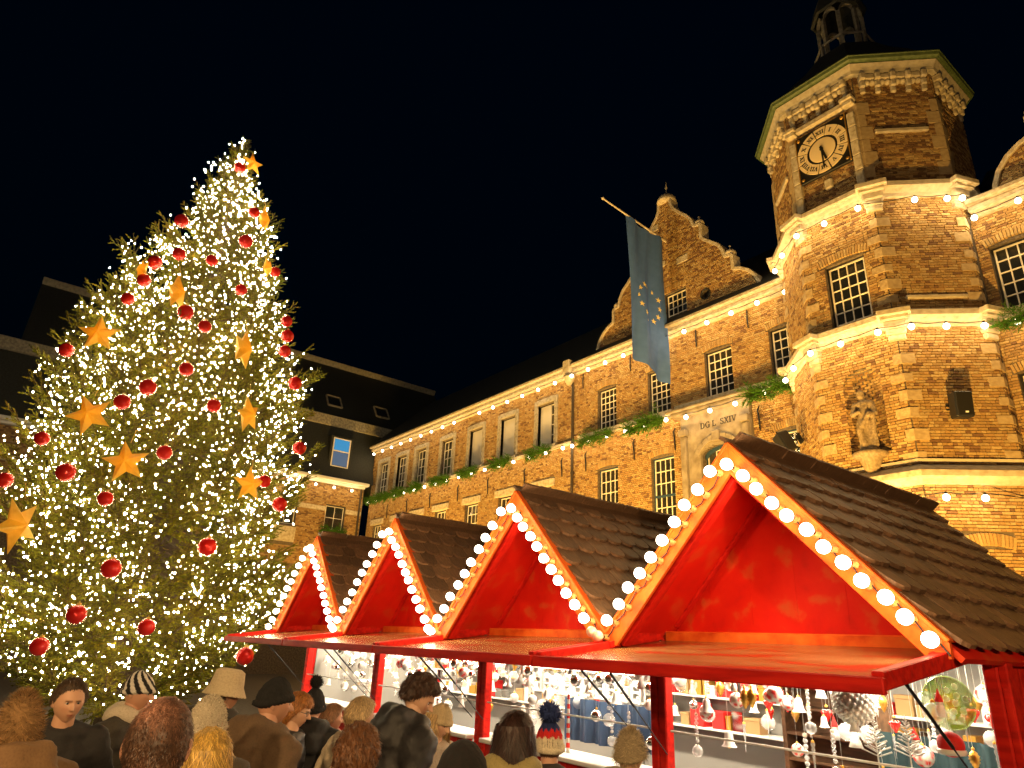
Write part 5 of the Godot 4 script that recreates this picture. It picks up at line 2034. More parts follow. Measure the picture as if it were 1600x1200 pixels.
func ware(kind: String) -> Node3D:
	var o: Node3D
	var m := MB.new()
	var cap := MB.new()
	cap.lathe([Vector2(0.014, 0.07), Vector2(0.014, 0.085), Vector2(0.004, 0.09), Vector2(0.0, 0.1)], 8)
	match kind:
		"glass_ball":
			o = thing(kind, "clear glass ball with a gold figure hanging in a stall", "ornament", Vector3.ZERO, 0.0, "clear glass balls in the stalls")
			m.ball(Vector3.ZERO, Vector3(0.075, 0.075, 0.075), 18, 12)
			obj("ball", m, M.clear_glass, o)
			var f := MB.new()
			f.ball(Vector3(0, -0.03, 0), Vector3(0.03, 0.018, 0.03), 8, 6)
			f.lathe([Vector2(0.022, -0.02), Vector2(0.006, 0.03), Vector2(0, 0.035)], 8)
			obj("figure", f, M.gold, o)
		"pearl_ball":
			o = thing(kind, "plain white pearly ball ornament hanging in a stall", "ornament", Vector3.ZERO, 0.0, "white balls in the stalls")
			m.ball(Vector3.ZERO, Vector3(0.07, 0.07, 0.07), 18, 12)
			obj("ball", m, M.pearl, o)
		"silver_ball":
			o = thing(kind, "mirrored silver ball ornament hanging in a stall", "ornament", Vector3.ZERO, 0.0, "silver balls in the stalls")
			m.ball(Vector3.ZERO, Vector3(0.065, 0.065, 0.065), 18, 12)
			obj("ball", m, M.silver, o)
		"painted_ball":
			o = thing(kind, "red and white painted ball ornament hanging in a stall", "ornament", Vector3.ZERO, 0.0, "painted balls in the stalls")
			m.ball(Vector3.ZERO, Vector3(0.075, 0.075, 0.075), 20, 14)
			for i in m.v.size():
				var p := m.v[i]
				m.c[i] = Color(0.7, 0.03, 0.02) if sin(p.x * 70.0) * cos(p.y * 60.0 + p.z * 40.0) > 0.1 else Color(0.75, 0.72, 0.68)
			obj("ball", m, M.tinted, o)
		"glass_bell":
			o = thing(kind, "white glass bell ornament hanging in a stall", "ornament", Vector3.ZERO, 0.0, "glass bells in the stalls")
			m.lathe([Vector2(0.0, 0.07), Vector2(0.02, 0.068), Vector2(0.035, 0.05), Vector2(0.04, 0.0), Vector2(0.05, -0.04), Vector2(0.068, -0.06), Vector2(0.062, -0.06), Vector2(0.044, -0.035), Vector2(0.034, 0.0), Vector2(0.0, 0.05)], 18)
			obj("bell", m, M.pearl, o)
			var f := MB.new()
			f.ball(Vector3(0, -0.06, 0), Vector3(0.014, 0.016, 0.014), 8, 6)
			obj("clapper", f, M.gold, o)
		"icicle":
			o = thing(kind, "long clear glass icicle ornament hanging in a stall", "ornament", Vector3.ZERO, 0.0, "glass icicles in the stalls")
			var pr := []
			for i in 16:
				var e := i / 15.0
				pr.append(Vector2(0.002 + 0.02 * (1.0 - e) * (0.75 + 0.25 * sin(e * 34.0)), 0.07 - e * 0.26))
			m.lathe(pr, 10)
			obj("drop", m, M.clear_glass, o)
		"angel":
			o = thing(kind, "small white angel ornament hanging in a stall", "ornament", Vector3.ZERO, 0.0, "white angels in the stalls")
			m.lathe([Vector2(0.0, 0.03), Vector2(0.016, 0.028), Vector2(0.03, -0.02), Vector2(0.055, -0.09), Vector2(0.0, -0.09)], 14)
			m.ball(Vector3(0, 0.05, 0), Vector3(0.022, 0.024, 0.022), 10, 8)
			obj("figure", m, M.pearl, o)
			var w := MB.new()
			for s in [-1, 1]:
				w.prism(PackedVector2Array([Vector2(s * 0.008, 0.01), Vector2(s * 0.05, 0.06), Vector2(s * 0.075, 0.045), Vector2(s * 0.07, 0.0), Vector2(s * 0.03, -0.03)]), -0.022, -0.016)
			obj("wings", w, M.white_paint, o)
		"gnome":
			o = thing(kind, "white figure with a red cap hanging in a stall", "ornament", Vector3.ZERO, 0.0, "red capped figures in the stalls")
			m.lathe([Vector2(0.0, 0.0), Vector2(0.03, -0.005), Vector2(0.045, -0.05), Vector2(0.04, -0.1), Vector2(0.0, -0.105)], 14)
			m.ball(Vector3(0, 0.01, 0), Vector3(0.03, 0.03, 0.03), 12, 8)
			obj("figure", m, M.pearl, o)
			var h := MB.new()
			h.lathe([Vector2(0.034, 0.02), Vector2(0.036, 0.03), Vector2(0.02, 0.07), Vector2(0.0, 0.13)], 12)
			obj("cap", h, M.red_cloth, o)
			cap = MB.new()
		"star_ornament":
			o = thing(kind, "flat white star ornament hanging in a stall", "ornament", Vector3.ZERO, 0.0, "white stars in the stalls")
			star_points(m, 0.085, 0.036, 0.02)
			obj("points", m, M.white_paint, o)
		"heart":
			o = thing(kind, "small red glass heart ornament hanging in a stall", "ornament", Vector3.ZERO, 0.0, "red hearts in the stalls")
			var f := Field.new()
			f.k = 0.015
			f.cap(Vector3(-0.022, 0.02, 0), Vector3(0, -0.05, 0), 0.03, 0.008)
			f.cap(Vector3(0.022, 0.02, 0), Vector3(0, -0.05, 0), 0.03, 0.008)
			f.build(0.008, m)
			obj("heart", m, M.red_ball, o)
		"bead_strand":
			o = thing(kind, "strand of clear crystal beads", "ornament", Vector3.ZERO, 0.0, "crystal strands in the stalls")
			for i in 7:
				m.ball(Vector3(0, 0.08 - i * 0.05, 0), Vector3(0.026, 0.024, 0.026), 8, 6)
			m.ball(Vector3(0, -0.34, 0), Vector3(0.07, 0.07, 0.07), 16, 10)
			obj("beads", m, M.clear_glass, o)
		"gold_cone":
			o = thing(kind, "golden fir cone ornament hanging in a stall", "ornament", Vector3.ZERO, 0.0, "golden cones in the stalls")
			var pr := []
			for i in 14:
				var e := i / 13.0
				pr.append(Vector2(0.004 + 0.045 * sin(PI * pow(e, 0.8)) * (0.85 + 0.15 * sin(e * 44.0)), 0.07 - e * 0.16))
			m.lathe(pr, 12)
			obj("cone", m, M.gold, o)
	if cap.v.size():
		obj("hanger", cap, M.gold, o)
	var th := MB.new()
	thread(th, 0.09)
	obj("thread", th, M.white_paint, o)
	return o


func wares() -> void:
	mat("pearl", Color(0.78, 0.77, 0.74), 0.2)
	mat("silver", Color(0.85, 0.85, 0.86), 0.08, 1.0)
	mat("red_cloth", Color(0.6, 0.012, 0.01), 0.7)
	mat("cardboard", Color(0.4, 0.24, 0.1), 0.85)
	var g := RandomNumberGenerator.new()
	g.seed = 5
	var kinds := ["glass_ball", "pearl_ball", "glass_bell", "icicle", "angel", "gnome", "silver_ball", "star_ornament", "painted_ball", "heart", "bead_strand", "gold_cone"]
	var mix := [["pearl_ball", "glass_bell", "glass_ball", "star_ornament", "icicle", "silver_ball"], ["pearl_ball", "glass_bell", "glass_ball", "silver_ball", "angel", "gold_cone", "painted_ball"], ["glass_ball", "pearl_ball", "glass_bell", "silver_ball", "bead_strand", "angel"], ["glass_ball", "gnome", "bead_strand", "angel", "icicle", "heart", "gold_cone", "painted_ball", "glass_bell"]]
	var first := {}
	for k in 4:
		var xc := -3.4 - 3.0 * k
		var list: Array = mix[3 - k]
		for row in [[-0.3, 1.25], [-0.75, 1.0], [-1.2, 0.8]]:
			for i in 36:
				if g.randf() < 0.2:
					continue
				var kind: String = list[g.randi() % list.size()]
				var x := -1.29 + i * 0.074 + g.randf_range(-0.05, 0.05)
				var y: float = 1.9 - absf(g.randfn(0.0, 0.3)) * row[1]
				y = clampf(y, 1.22, 1.92)
				var at := Vector3(xc + x, y, -5.7 + row[0] + g.randf_range(-0.1, 0.1))
				var sc := g.randf_range(0.7, 1.1)
				var o: Node3D
				if not first.has(kind):
					o = ware(kind)
					first[kind] = o
					o.position = at
				else:
					o = again(first[kind], at)
				o.rotation = Vector3(0, g.randf_range(-1, 1), 0)
				o.scale = Vector3(sc, sc, sc)
				var base: String = str(first[kind].get_meta("about", ""))
				if base == "":
					base = str(o.get_meta("label")).replace(" hanging in a stall", "")
					first[kind].set_meta("about", base)
				var spot: String = ["in the stall at the planked end", "in the stall with the navy curtain", "in the second stall from the fir tree", "in the stall beside the fir tree"][k]
				tag(o, base + " " + spot, "ornament", kind.replace("_", " ") + " pieces " + spot)
				# the thread reaches up to the rail, whatever the size of the ornament
				for c in o.get_children():
					if str(c.name).begins_with("thread"):
						var l: float = (2.15 - y) / sc
						c.scale = Vector3(1, maxf(0.2, (l - 0.09) / 0.41), 1)
						c.position.y = 0.09 - 0.09 * c.scale.y
	# ceramic houses on a shelf of the second stall
	for row in 2:
		for i in 11:
			house_lantern(Vector3(-7.75 + i * 0.2, 1.55 + row * 0.3, -6.55))
	var shelf := thing("display_rack", "white two tier rack holding a row of white lantern houses", "rack", Vector3(-6.7, 0.995, -6.56))
	var rm := MB.new()
	for y in [0.54, 0.84, 1.16]:
		rm.cbox(Vector3(0, y, 0), Vector3(2.3, 0.02, 0.2), 0.004)
	for x in [-1.14, 1.14]:
		rm.cbox(Vector3(x, 0.58, 0), Vector3(0.03, 1.16, 0.2), 0.004)
	obj("boards", rm, M.shelf_white, shelf)
	# navy curtain
	var cu := MB.new()
	var n := 60
	for i in n + 1:
		var x := 1.5 * i / n
		for y in [1.05, 1.52]:
			var z := 0.035 * sin(x * 22.0) + 0.02 * sin(x * 51.0)
			var dz := 0.77 * cos(x * 22.0) + 1.02 * cos(x * 51.0)
			cu.vert(Vector3(x, y, z), Vector3(-dz, 0, 1).normalized())
	for i in n:
		cu.face(i * 2, i * 2 + 1, i * 2 + 2)
		cu.face(i * 2 + 1, i * 2 + 2, i * 2 + 3)
	var cn := thing("curtain", "dark navy cloth curtain hung below the white lantern houses", "curtain", Vector3(-7.0, 0, -6.35))
	obj("cloth", cu, M.navy_cloth, cn)
	var c2 := again(cn, Vector3(-3.4, 0.0, -6.9), 0.0, "dark teal cloth hung at the back of the near end stall")
	c2.get_child(0).material_override = mat("teal_cloth", Color(0.02, 0.05, 0.06), 0.85)
	var dr := thing("wooden_dresser", "brown wooden dresser with open shelves in the near end stall", "dresser", Vector3(-4.15, 0.0, -7.6))
	var dm := MB.new()
	for x in [-0.5, 0.5]:
		dm.cbox(Vector3(x, 0.95, 0), Vector3(0.05, 1.9, 0.35), 0.006)
	dm.cbox(Vector3(0, 0.95, -0.16), Vector3(0.95, 1.88, 0.02), 0.004)
	patchy("dresser_wood", [[0.0, Color(0.07, 0.035, 0.018)], [0.5, Color(0.13, 0.065, 0.03)], [1.0, Color(0.2, 0.1, 0.05)]], 0.01, Vector3(0.4, 2.0, 2.0), 0.6)
	obj("carcass", dm, M.dresser_wood, dr)
	for y in [1.1, 1.35, 1.6, 1.85]:
		var sm := MB.new()
		sm.cbox(Vector3(0, y, 0), Vector3(0.95, 0.03, 0.33), 0.005)
		obj("shelf", sm, M.dresser_wood, dr)
	# big pieces in the end stall
	var big := thing("glitter_ball", "large white ball made of many small glass beads in the near stall", "ornament", at_z(1335, 1100, -6.0))
	var bm := MB.new()
	for i in 160:
		var e := 1.0 - 2.0 * (i + 0.5) / 160.0
		var a := i * 2.39996
		var p := Vector3(cos(a) * sqrt(1 - e * e), e, sin(a) * sqrt(1 - e * e)) * 0.15
		bm.ball(p, Vector3(0.019, 0.019, 0.019), 6, 4)
	obj("beads", bm, M.pearl, big)
	var bc := MB.new()
	bc.ball(Vector3.ZERO, Vector3(0.14, 0.14, 0.14), 16, 10)
	obj("core", bc, M.pearl, big)
	var bt := MB.new()
	bt.tube([Vector3(0, 0.18, 0), Vector3(0, 2.15 - big.position.y, 0)], [0.003], 4)
	obj("thread", bt, M.white_paint, big)
	var plate := thing("glass_plate", "round green glass plate with clear bubbles in the near stall", "glass plate", at_z(1482, 1098, -5.95))
	var gp := MB.new()
	gp.lathe([Vector2(0.0, -0.012), Vector2(0.17, -0.012), Vector2(0.185, 0.0), Vector2(0.17, 0.012), Vector2(0.0, 0.012)], 28, Transform3D(Basis(Vector3.RIGHT, PI / 2), Vector3.ZERO))
	obj("disc", gp, M.green_glass, plate)
	for i in 12:
		var a := i * 2.4
		var r := 0.035 * sqrt(i + 0.5)
		var q := MB.new()
		q.ball(Vector3(0.03 + cos(a) * r, sin(a) * r, 0.015), Vector3(0.024, 0.024, 0.015), 10, 6)
		obj("bubble", q, M.clear_glass, plate)
	var pt := MB.new()
	pt.tube([Vector3(0, 0.18, 0), Vector3(0, 2.15 - plate.position.y, 0)], [0.003], 4)
	obj("thread", pt, M.white_paint, plate)
	var hat := thing("red_ball_ornament", "big matt red ball ornament with a white rim in the near stall", "ornament", at_z(1486, 1163, -5.6))
	var hm := MB.new()
	hm.ball(Vector3.ZERO, Vector3(0.085, 0.08, 0.085), 18, 12)
	obj("ball", hm, M.red_cloth, hat)
	var hr := MB.new()
	var lp := []
	for k in 19:
		lp.append(Vector3(cos(TAU * k / 18) * 0.075, -0.045, sin(TAU * k / 18) * 0.075))
	hr.tube(lp, [0.02], 6, false)
	obj("rim", hr, M.pearl, hat)
	var ht := MB.new()
	ht.tube([Vector3(0, 0.08, 0), Vector3(0, 2.15 - hat.position.y, 0)], [0.002], 4)
	obj("thread", ht, M.white_paint, hat)
	for q in [[1368, 1150], [1418, 1150]]:
		var tr := thing("twig_tree", "small white feathery twig tree on the counter of the near stall", "ornament", at_z(q[0], q[1], -5.75) - Vector3(0, 0.16, 0), 0.0, "white twig trees")
		var tm := MB.new()
		tm.tube([Vector3(0, -0.1, 0), Vector3(0, 0.3, 0)], [0.006, 0.003], 5)
		for i in 40:
			var h := 0.02 + 0.26 * i / 40.0
			var a := i * 2.4
			var l := 0.1 * (1.1 - i / 40.0)
			tm.tube([Vector3(0, h, 0), Vector3(cos(a) * l, h + l * 0.4, sin(a) * l)], [0.004, 0.006], 4)
		obj("twigs", tm, M.white_paint, tr)
	# boxes on the back shelves
	for k in 4:
		var xc := -3.4 - 3.0 * k
		for sh in [1.165, 1.565]:
			var x := -1.35
			while x < 1.2:
				var w := g.randf_range(0.1, 0.26)
				var h := g.randf_range(0.12, 0.3)
				if g.randf() < 0.8:
					gift_box(Vector3(xc + x + w / 2, sh, -8.6), w - 0.02, h, g.randi() % 5, k)
				x += w
	var cs := thing("candy_stick", "red and white striped candy stick standing behind the rail", "candy", at_z(888, 1160, -5.85))
	cs.position.y = 0.995
	var cm := MB.new()
	for i in 24:
		cm.col = Color(0.65, 0.02, 0.015) if (i / 2) % 2 else Color(0.75, 0.73, 0.7)
		cm.tube([Vector3(0, i * 0.025, 0), Vector3(0, (i + 1) * 0.025, 0)], [0.022 - i * 0.0003], 10, i == 23)
	obj("stick", cm, M.tinted, cs)


func house_lantern(p: Vector3) -> void:
	if not shared.has("house"):
		var m := MB.new()
		for s in [-1, 1]:
			m.box(Vector3(s * 0.065, 0.09, 0), Vector3(0.03, 0.18, 0.1))
		for y in [0.012, 0.095, 0.168]:
			m.box(Vector3(0, y, 0.0), Vector3(0.1, 0.024, 0.098))
		m.box(Vector3(0, 0.09, -0.045), Vector3(0.1, 0.17, 0.01))
		m.prism(PackedVector2Array([Vector2(-0.085, 0.18), Vector2(0.085, 0.18), Vector2(0, 0.25)]), -0.052, 0.052)
		shared.house = m.mesh()
	var o := thing("lantern_house", "white ceramic lantern house with open windows on the white rack", "ornament", p, 0.0, "white lantern houses on the rack")
	obj("house", shared.house, M.pearl, o)


func gift_box(p: Vector3, w: float, h: float, tone: int, k: int) -> void:
	var words := ["white", "brown cardboard", "red", "silver", "golden"]
	var where := ["in the near end stall", "in the stall with the curtain", "in the stall second from the tree", "in the stall beside the tree"]
	var o := thing("gift_box", words[tone] + " gift box on the back shelves " + where[k], "box", p, 0.0, words[tone] + " boxes " + where[k])
	var m := MB.new()
	m.cbox(Vector3(0, h * 0.4, 0), Vector3(w * 0.94, h * 0.8, 0.2), 0.005)
	var mats := [M.pearl, M.cardboard, M.red_cloth, M.silver, M.gold]
	obj("box", m, mats[tone], o)
	var l := MB.new()
	l.cbox(Vector3(0, h * 0.89, 0), Vector3(w, h * 0.2, 0.215), 0.005)
	obj("lid", l, mats[tone], o)


# ------------------------------------------------------------------ people
func bell(x: float, w: float) -> float:
	return exp(-(x / w) * (x / w))


func head_pt(d: Vector3) -> Vector3:
	var p := d * Vector3(0.08, 0.116, 0.099)
	var y := d.y
	if y < 0.0:
		p.x *= 1.0 - 0.3 * pow(-y, 1.4)
		if d.z < 0.0:
			p.z *= 1.0 - 0.42 * pow(-y, 1.1)
		else:
			p.z += 0.012 * pow(-y, 1.5) * d.z
	if d.z > 0.0:
		p.x *= 1.0 - 0.07 * d.z
		var f := smoothstep(0.2, 0.6, d.z)
		var ax := absf(d.x)
		p.z += f * 0.03 * bell(d.x, 0.1) * smoothstep(0.2, -0.18, y) * (1.0 - smoothstep(-0.2, -0.3, y))
		p.z += f * 0.006 * bell(ax - 0.11, 0.07) * bell(y + 0.2, 0.06)
		p.z -= f * 0.013 * bell(ax - 0.34, 0.15) * bell(y - 0.08, 0.1)
		p.z += f * 0.006 * bell(y - 0.22, 0.07) * bell(ax - 0.25, 0.3)
		p.z += f * 0.006 * bell(y + 0.44, 0.045) * bell(d.x, 0.2)
		p.z += f * 0.006 * bell(y + 0.53, 0.04) * bell(d.x, 0.18)
		p.z -= f * 0.004 * bell(y + 0.485, 0.02) * bell(d.x, 0.24)
		p.z += f * 0.008 * bell(y + 0.84, 0.14) * bell(d.x, 0.3)
		p.x += signf(d.x) * f * 0.004 * bell(y + 0.1, 0.18) * bell(ax - 0.6, 0.2)
	return p


func dir_of(i: int, k: int, rings: int, segs: int) -> Vector3:
	var th := PI * i / rings
	var a := TAU * k / segs
	return Vector3(sin(th) * sin(a), cos(th), sin(th) * cos(a))


func head_shell() -> MB:
	if not shared.has("head"):
		var m := MB.new()
		var segs := 80
		var rings := 72
		for i in rings + 1:
			for k in segs + 1:
				var d := dir_of(i, k, rings, segs)
				m.vert(head_pt(d), d, Vector2(d.x, d.y))
		for i in rings:
			for k in segs:
				var a := i * (segs + 1) + k
				m.face(a, a + 1, a + segs + 2)
				m.face(a, a + segs + 2, a + segs + 1)
		var f := Field.new()
		f.smooth_normals(m, 0)
		shared.head = m
	return shared.head


func add_head(m: MB, t: Transform3D, skin: Color, brow: Color) -> void:
	var h := head_shell()
	var one := MB.new()
	one.add(h)
	for i in h.v.size():
		var d := h.u[i]
		var c := skin
		if h.v[i].z > 0.03:
			var ax := absf(d.x)
			c = c.lerp(Color(skin.r * 0.7, skin.g * 0.32, skin.b * 0.32), 0.9 * bell(d.y + 0.485, 0.06) * (1.0 - smoothstep(0.2, 0.27, ax)))
			c = c.lerp(Color(skin.r * 0.25, skin.g * 0.12, skin.b * 0.1), 0.9 * bell(d.y + 0.485, 0.014) * (1.0 - smoothstep(0.2, 0.26, ax)))
			c = c.lerp(Color(skin.r * 0.7, skin.g * 0.6, skin.b * 0.55), 0.5 * bell(d.y + 0.62, 0.2) * (0.0 if brow.r > 0.2 else 0.6))
			c = c.lerp(Color(skin.r * 0.35, skin.g * 0.25, skin.b * 0.2), 0.8 * bell(d.y - 0.125, 0.018) * bell(ax - 0.34, 0.13))
			c = c.lerp(brow, 0.85 * bell(d.y - 0.2 + ax * 0.05, 0.035) * smoothstep(0.1, 0.16, ax) * (1.0 - smoothstep(0.5, 0.58, ax)))
			c = c.lerp(Color(skin.r * 0.95, skin.g * 0.7, skin.b * 0.65), 0.35 * bell(ax - 0.5, 0.2) * bell(d.y + 0.2, 0.2))
		one.c[i] = c
	for s in [-1, 1]:
		one.col = Color(0.42, 0.38, 0.35)
		one.ball(Vector3(s * 0.029, 0.009, 0.0765), Vector3(0.0125, 0.0075, 0.0125), 10, 8)
		one.col = Color(0.03, 0.02, 0.015)
		one.ball(Vector3(s * 0.029, 0.009, 0.086), Vector3(0.0058, 0.0062, 0.0045), 8, 6)
		one.col = skin * 0.96
		one.ball(Vector3(s * 0.077, -0.005, -0.008), Vector3(0.01, 0.032, 0.02), 8, 8, Basis(Vector3.UP, s * -0.35))
		one.ball(Vector3(s * 0.08, 0.004, -0.003), Vector3(0.008, 0.02, 0.012), 8, 6, Basis(Vector3.UP, s * -0.4))
	m.add(one, t)


# hair and hats follow the head's shape, thicker where the mask is on
func head_cover(style: Dictionary, seed_: int) -> MB:
	var m := MB.new()
	var segs := 72
	var rings := 52
	var g := FastNoiseLite.new()
	g.seed = seed_
	g.frequency = 1.0
	var keep := []
	var hat: bool = style.get("hat", false)
	var front: float = style.get("front", 0.66)
	var back: float = style.get("back", -0.6)
	var thick: float = style.get("thick", 0.016)
	var rough: float = style.get("rough", 0.5)
	for i in rings + 1:
		for k in segs + 1:
			var d := dir_of(i, k, rings, segs)
			var az := atan2(d.x, d.z)
			var line := lerpf(back, front, smoothstep(-0.35 if not hat else -1.0, 0.7 if not hat else 1.0, d.z))
			if not hat:
				line += 0.06 * g.get_noise_2d(az * 5.0, 3.0)
				if absf(d.x) > 0.75 and d.y < 0.05:
					line += 0.1
			var mask := smoothstep(line - 0.05, line + (0.12 if not hat else 0.04), d.y)
			var p := head_pt(d)
			if hat:
				var up := maxf(0.0, d.y)
				var loose: float = style.get("loose", 0.02)
				p = d * Vector3(0.09, 0.122, 0.108)
				p.y += loose * up * up
				p.z -= style.get("slouch", 0.0) * up * up
				var rib: float = style.get("rib", 0.003)
				p += d * (rib * sin(az * 30.0) + 0.004 * g.get_noise_3d(d.x * 3.0, d.y * 3.0, d.z * 3.0))
				if d.y < line + 0.3 and style.get("cuff", true):
					p += Vector3(d.x, 0, d.z) * 0.011 * smoothstep(line + 0.3, line + 0.24, d.y)
				p = p.lerp(head_pt(d) * 0.97, 1.0 - mask)
			else:
				var strand := g.get_noise_2d(az * 14.0, d.y * 2.0) * 0.6 + g.get_noise_2d(az * 40.0, d.y * 3.0) * 0.4
				var lump := g.get_noise_3d(d.x * 4.0, d.y * 4.0, d.z * 4.0)
				var o := thick * (1.0 + rough * strand + rough * lump)
				if style.get("curly", false):
					o += 0.02 * g.get_noise_3d(d.x * 14.0, d.y * 14.0, d.z * 14.0)
				p = p * 0.985 + d * (o * mask)
			var col: Color = style.get("color", Color(0.05, 0.03, 0.02))
			if style.has("paint"):
				col = style.paint.call(d, az)
			var f := 1.0
			if not hat:
				f = 1.0 + 0.5 * g.get_noise_2d(az * 30.0, d.y * 2.0)
			else:
				f = 1.0 + 0.25 * g.get_noise_3d(d.x * 16.0, d.y * 16.0, d.z * 16.0)
			m.col = Color(col.r * f, col.g * f, col.b * f)
			m.vert(p, d)
			keep.append(mask > 0.02)
	for i in rings:
		for k in segs:
			var a := i * (segs + 1) + k
			if keep[a] or keep[a + 1] or keep[a + segs + 1] or keep[a + segs + 2]:
				m.face(a, a + 1, a + segs + 2)
				m.face(a, a + segs + 2, a + segs + 1)
	Field.new().smooth_normals(m, 0)
	return m


# loose strands lying on a hair surface, or standing out of a fluffy one
func strands(m: MB, count: int, reach: float, wide: float, seed_: int, fluffy := false) -> void:
	var g := RandomNumberGenerator.new()
	g.seed = seed_
	var tris := m.ix.size() / 3
	for i in count:
		var t := (g.randi() % tris) * 3
		var a := m.ix[t]
		var p := m.v[a].lerp(m.v[m.ix[t + 1]], g.randf()).lerp(m.v[m.ix[t + 2]], g.randf() * 0.7)
		var n := m.n[a]
		var down := Vector3(n.x * 0.5, -1.0, n.z * 0.5 - 0.1 + 0.5 * maxf(0.0, n.y))
		down = (down - n * n.dot(down)).normalized()
		down = (down + n.cross(down) * g.randf_range(-0.6, 0.6)).normalized()
		if fluffy:
			down = (down * 0.5 + n + Vector3(g.randfn(), g.randfn(), g.randfn()) * 0.4).normalized()
		var w := n.cross(down).normalized() * wide
		var f := g.randf_range(0.35, 1.9)
		var c := m.c[a]
		m.col = Color(c.r * f, c.g * f, c.b * f)
		var l := reach * g.randf_range(0.5, 1.2)
		var mid := p + down * l * 0.5 + n * 0.004
		var tip := p + down * l + n * g.randf_range(-0.001, 0.005)
		m.tri(p - w, p + w, mid + w * 0.6, n)
		m.tri(p - w, mid + w * 0.6, mid - w * 0.6, n)
		m.tri(mid - w * 0.6, mid + w * 0.6, tip, n)


func tuft_ball(m: MB, o: Vector3, r: float, tone: Callable, seed_: int) -> void:
	var g := RandomNumberGenerator.new()
	g.seed = seed_
	m.col = tone.call(Vector3.ZERO)
	m.ball(o, Vector3(r, r, r) * 0.8, 12, 8)
	for i in 420:
		var d := Vector3(g.randfn(), g.randfn(), g.randfn()).normalized()
		var w := d.cross(Vector3(g.randf(), g.randf(), 0.3)).normalized() * r * 0.09
		m.col = tone.call(d)
		m.tri(o + d * r * 0.7 - w, o + d * r * 0.7 + w, o + d * r * g.randf_range(1.0, 1.2), d)


func hand_shape() -> MB:
	if not shared.has("hand"):
		var f := Field.new()
		f.k = 0.012
		for i in 4:
			var x := -0.03 + i * 0.02
			f.cap(Vector3(x * 0.6, -0.01, 0), Vector3(x, -0.085, 0.002), 0.013, 0.011)
		f.k = 0.006
		var m := MB.new()
		f.cap(Vector3(0, 0.03, 0), Vector3(0, -0.02, 0), 0.024, 0.024, Vector3(1, 1, 1.3))
		var lens := [0.062, 0.075, 0.08, 0.068]
		for i in 4:
			var x := -0.03 + i * 0.02
			var l: float = lens[i]
			var a := Vector3(x, -0.085, 0.002)
			var b := a + Vector3(x * 0.15, -l * 0.45, 0.012)
			var c := b + Vector3(0, -l * 0.26, 0.02)
			var e := c + Vector3(0, -l * 0.12, 0.024)
			f.cap(a, b, 0.0095, 0.009)
			f.cap(b, c, 0.009, 0.0085)
			f.cap(c, e, 0.0085, 0.0075)
		f.cap(Vector3(0.025, -0.025, 0.006), Vector3(0.05, -0.06, 0.022), 0.014, 0.0105)
		f.cap(Vector3(0.05, -0.06, 0.022), Vector3(0.052, -0.095, 0.034), 0.0105, 0.009)
		f.build(0.0065, m)
		shared.hand = m
	return shared.hand


func turn_upper(p: Vector3, lean: float) -> Vector3:
	if p.y < 0.8:
		return p
	var e := smoothstep(0.8, 1.15, p.y) * lean
	return Vector3(0, 0.95, 0) + Basis(Vector3.RIGHT, e) * (p - Vector3(0, 0.95, 0))


func arm_points(s: float, arms: String) -> Array:
	match arms:
		"raised":
			return [Vector3(s * 0.19, 1.41, 0), Vector3(s * 0.25, 1.17, 0.1), Vector3(s * 0.07, 1.3, 0.34)]
		"pocket":
			return [Vector3(s * 0.19, 1.41, 0), Vector3(s * 0.29, 1.12, -0.08), Vector3(s * 0.22, 0.95, 0.1)]
	return [Vector3(s * 0.19, 1.41, 0), Vector3(s * 0.26, 1.13, -0.03), Vector3(s * 0.25, 0.88, 0.08)]


func body_shape(lean: float, arms: String) -> MB:
	var key := "body %.2f %s" % [lean, arms]
	if shared.has(key):
		return shared[key]
	var f := Field.new()
	f.k = 0.03
	var q := func(p: Vector3) -> Vector3: return turn_upper(p, lean)
	f.cap(q.call(Vector3(0, 0.95, 0)), q.call(Vector3(0, 1.15, 0)), 0.12, 0.11)
	f.cap(q.call(Vector3(0, 1.15, 0)), q.call(Vector3(0, 1.36, 0)), 0.11, 0.12)
	f.cap(q.call(Vector3(-0.15, 1.41, 0)), q.call(Vector3(0.15, 1.41, 0)), 0.055, 0.055)
	f.cap(q.call(Vector3(0, 1.4, -0.01)), q.call(Vector3(0, 1.58, 0.015)), 0.062, 0.054)
	var m := MB.new()
	for s in [-1.0, 1.0]:
		var a := arm_points(s, arms)
		f.cap(q.call(a[0]), q.call(a[1]), 0.05, 0.04)
		f.cap(q.call(a[1]), q.call(a[2]), 0.04, 0.028)
		f.cap(Vector3(s * 0.09, 0.92, 0), Vector3(s * 0.1, 0.5, 0.02), 0.08, 0.055)
		f.cap(Vector3(s * 0.1, 0.5, 0.02), Vector3(s * 0.105, 0.09, -0.03), 0.055, 0.036)
		f.cap(Vector3(s * 0.105, 0.05, -0.04), Vector3(s * 0.12, 0.035, 0.14), 0.036, 0.03)
		var wr: Vector3 = q.call(a[2])
		var el: Vector3 = q.call(a[1])
		var d := (wr - el).normalized()
		var fwd := Vector3(-s, 0, 0.2)
		if arms == "raised":
			fwd = Vector3(-s * 0.6, 0.8, 0)
		var x := (-d).cross(fwd).normalized()
		var z := x.cross(-d).normalized()
		m.add(hand_shape(), Transform3D(Basis(x * (1.0 if x.cross(-d).dot(z) > 0 else -1.0), -d, z), wr + d * 0.03))
	f.build(0.026, m)
	shared[key] = m
	return m


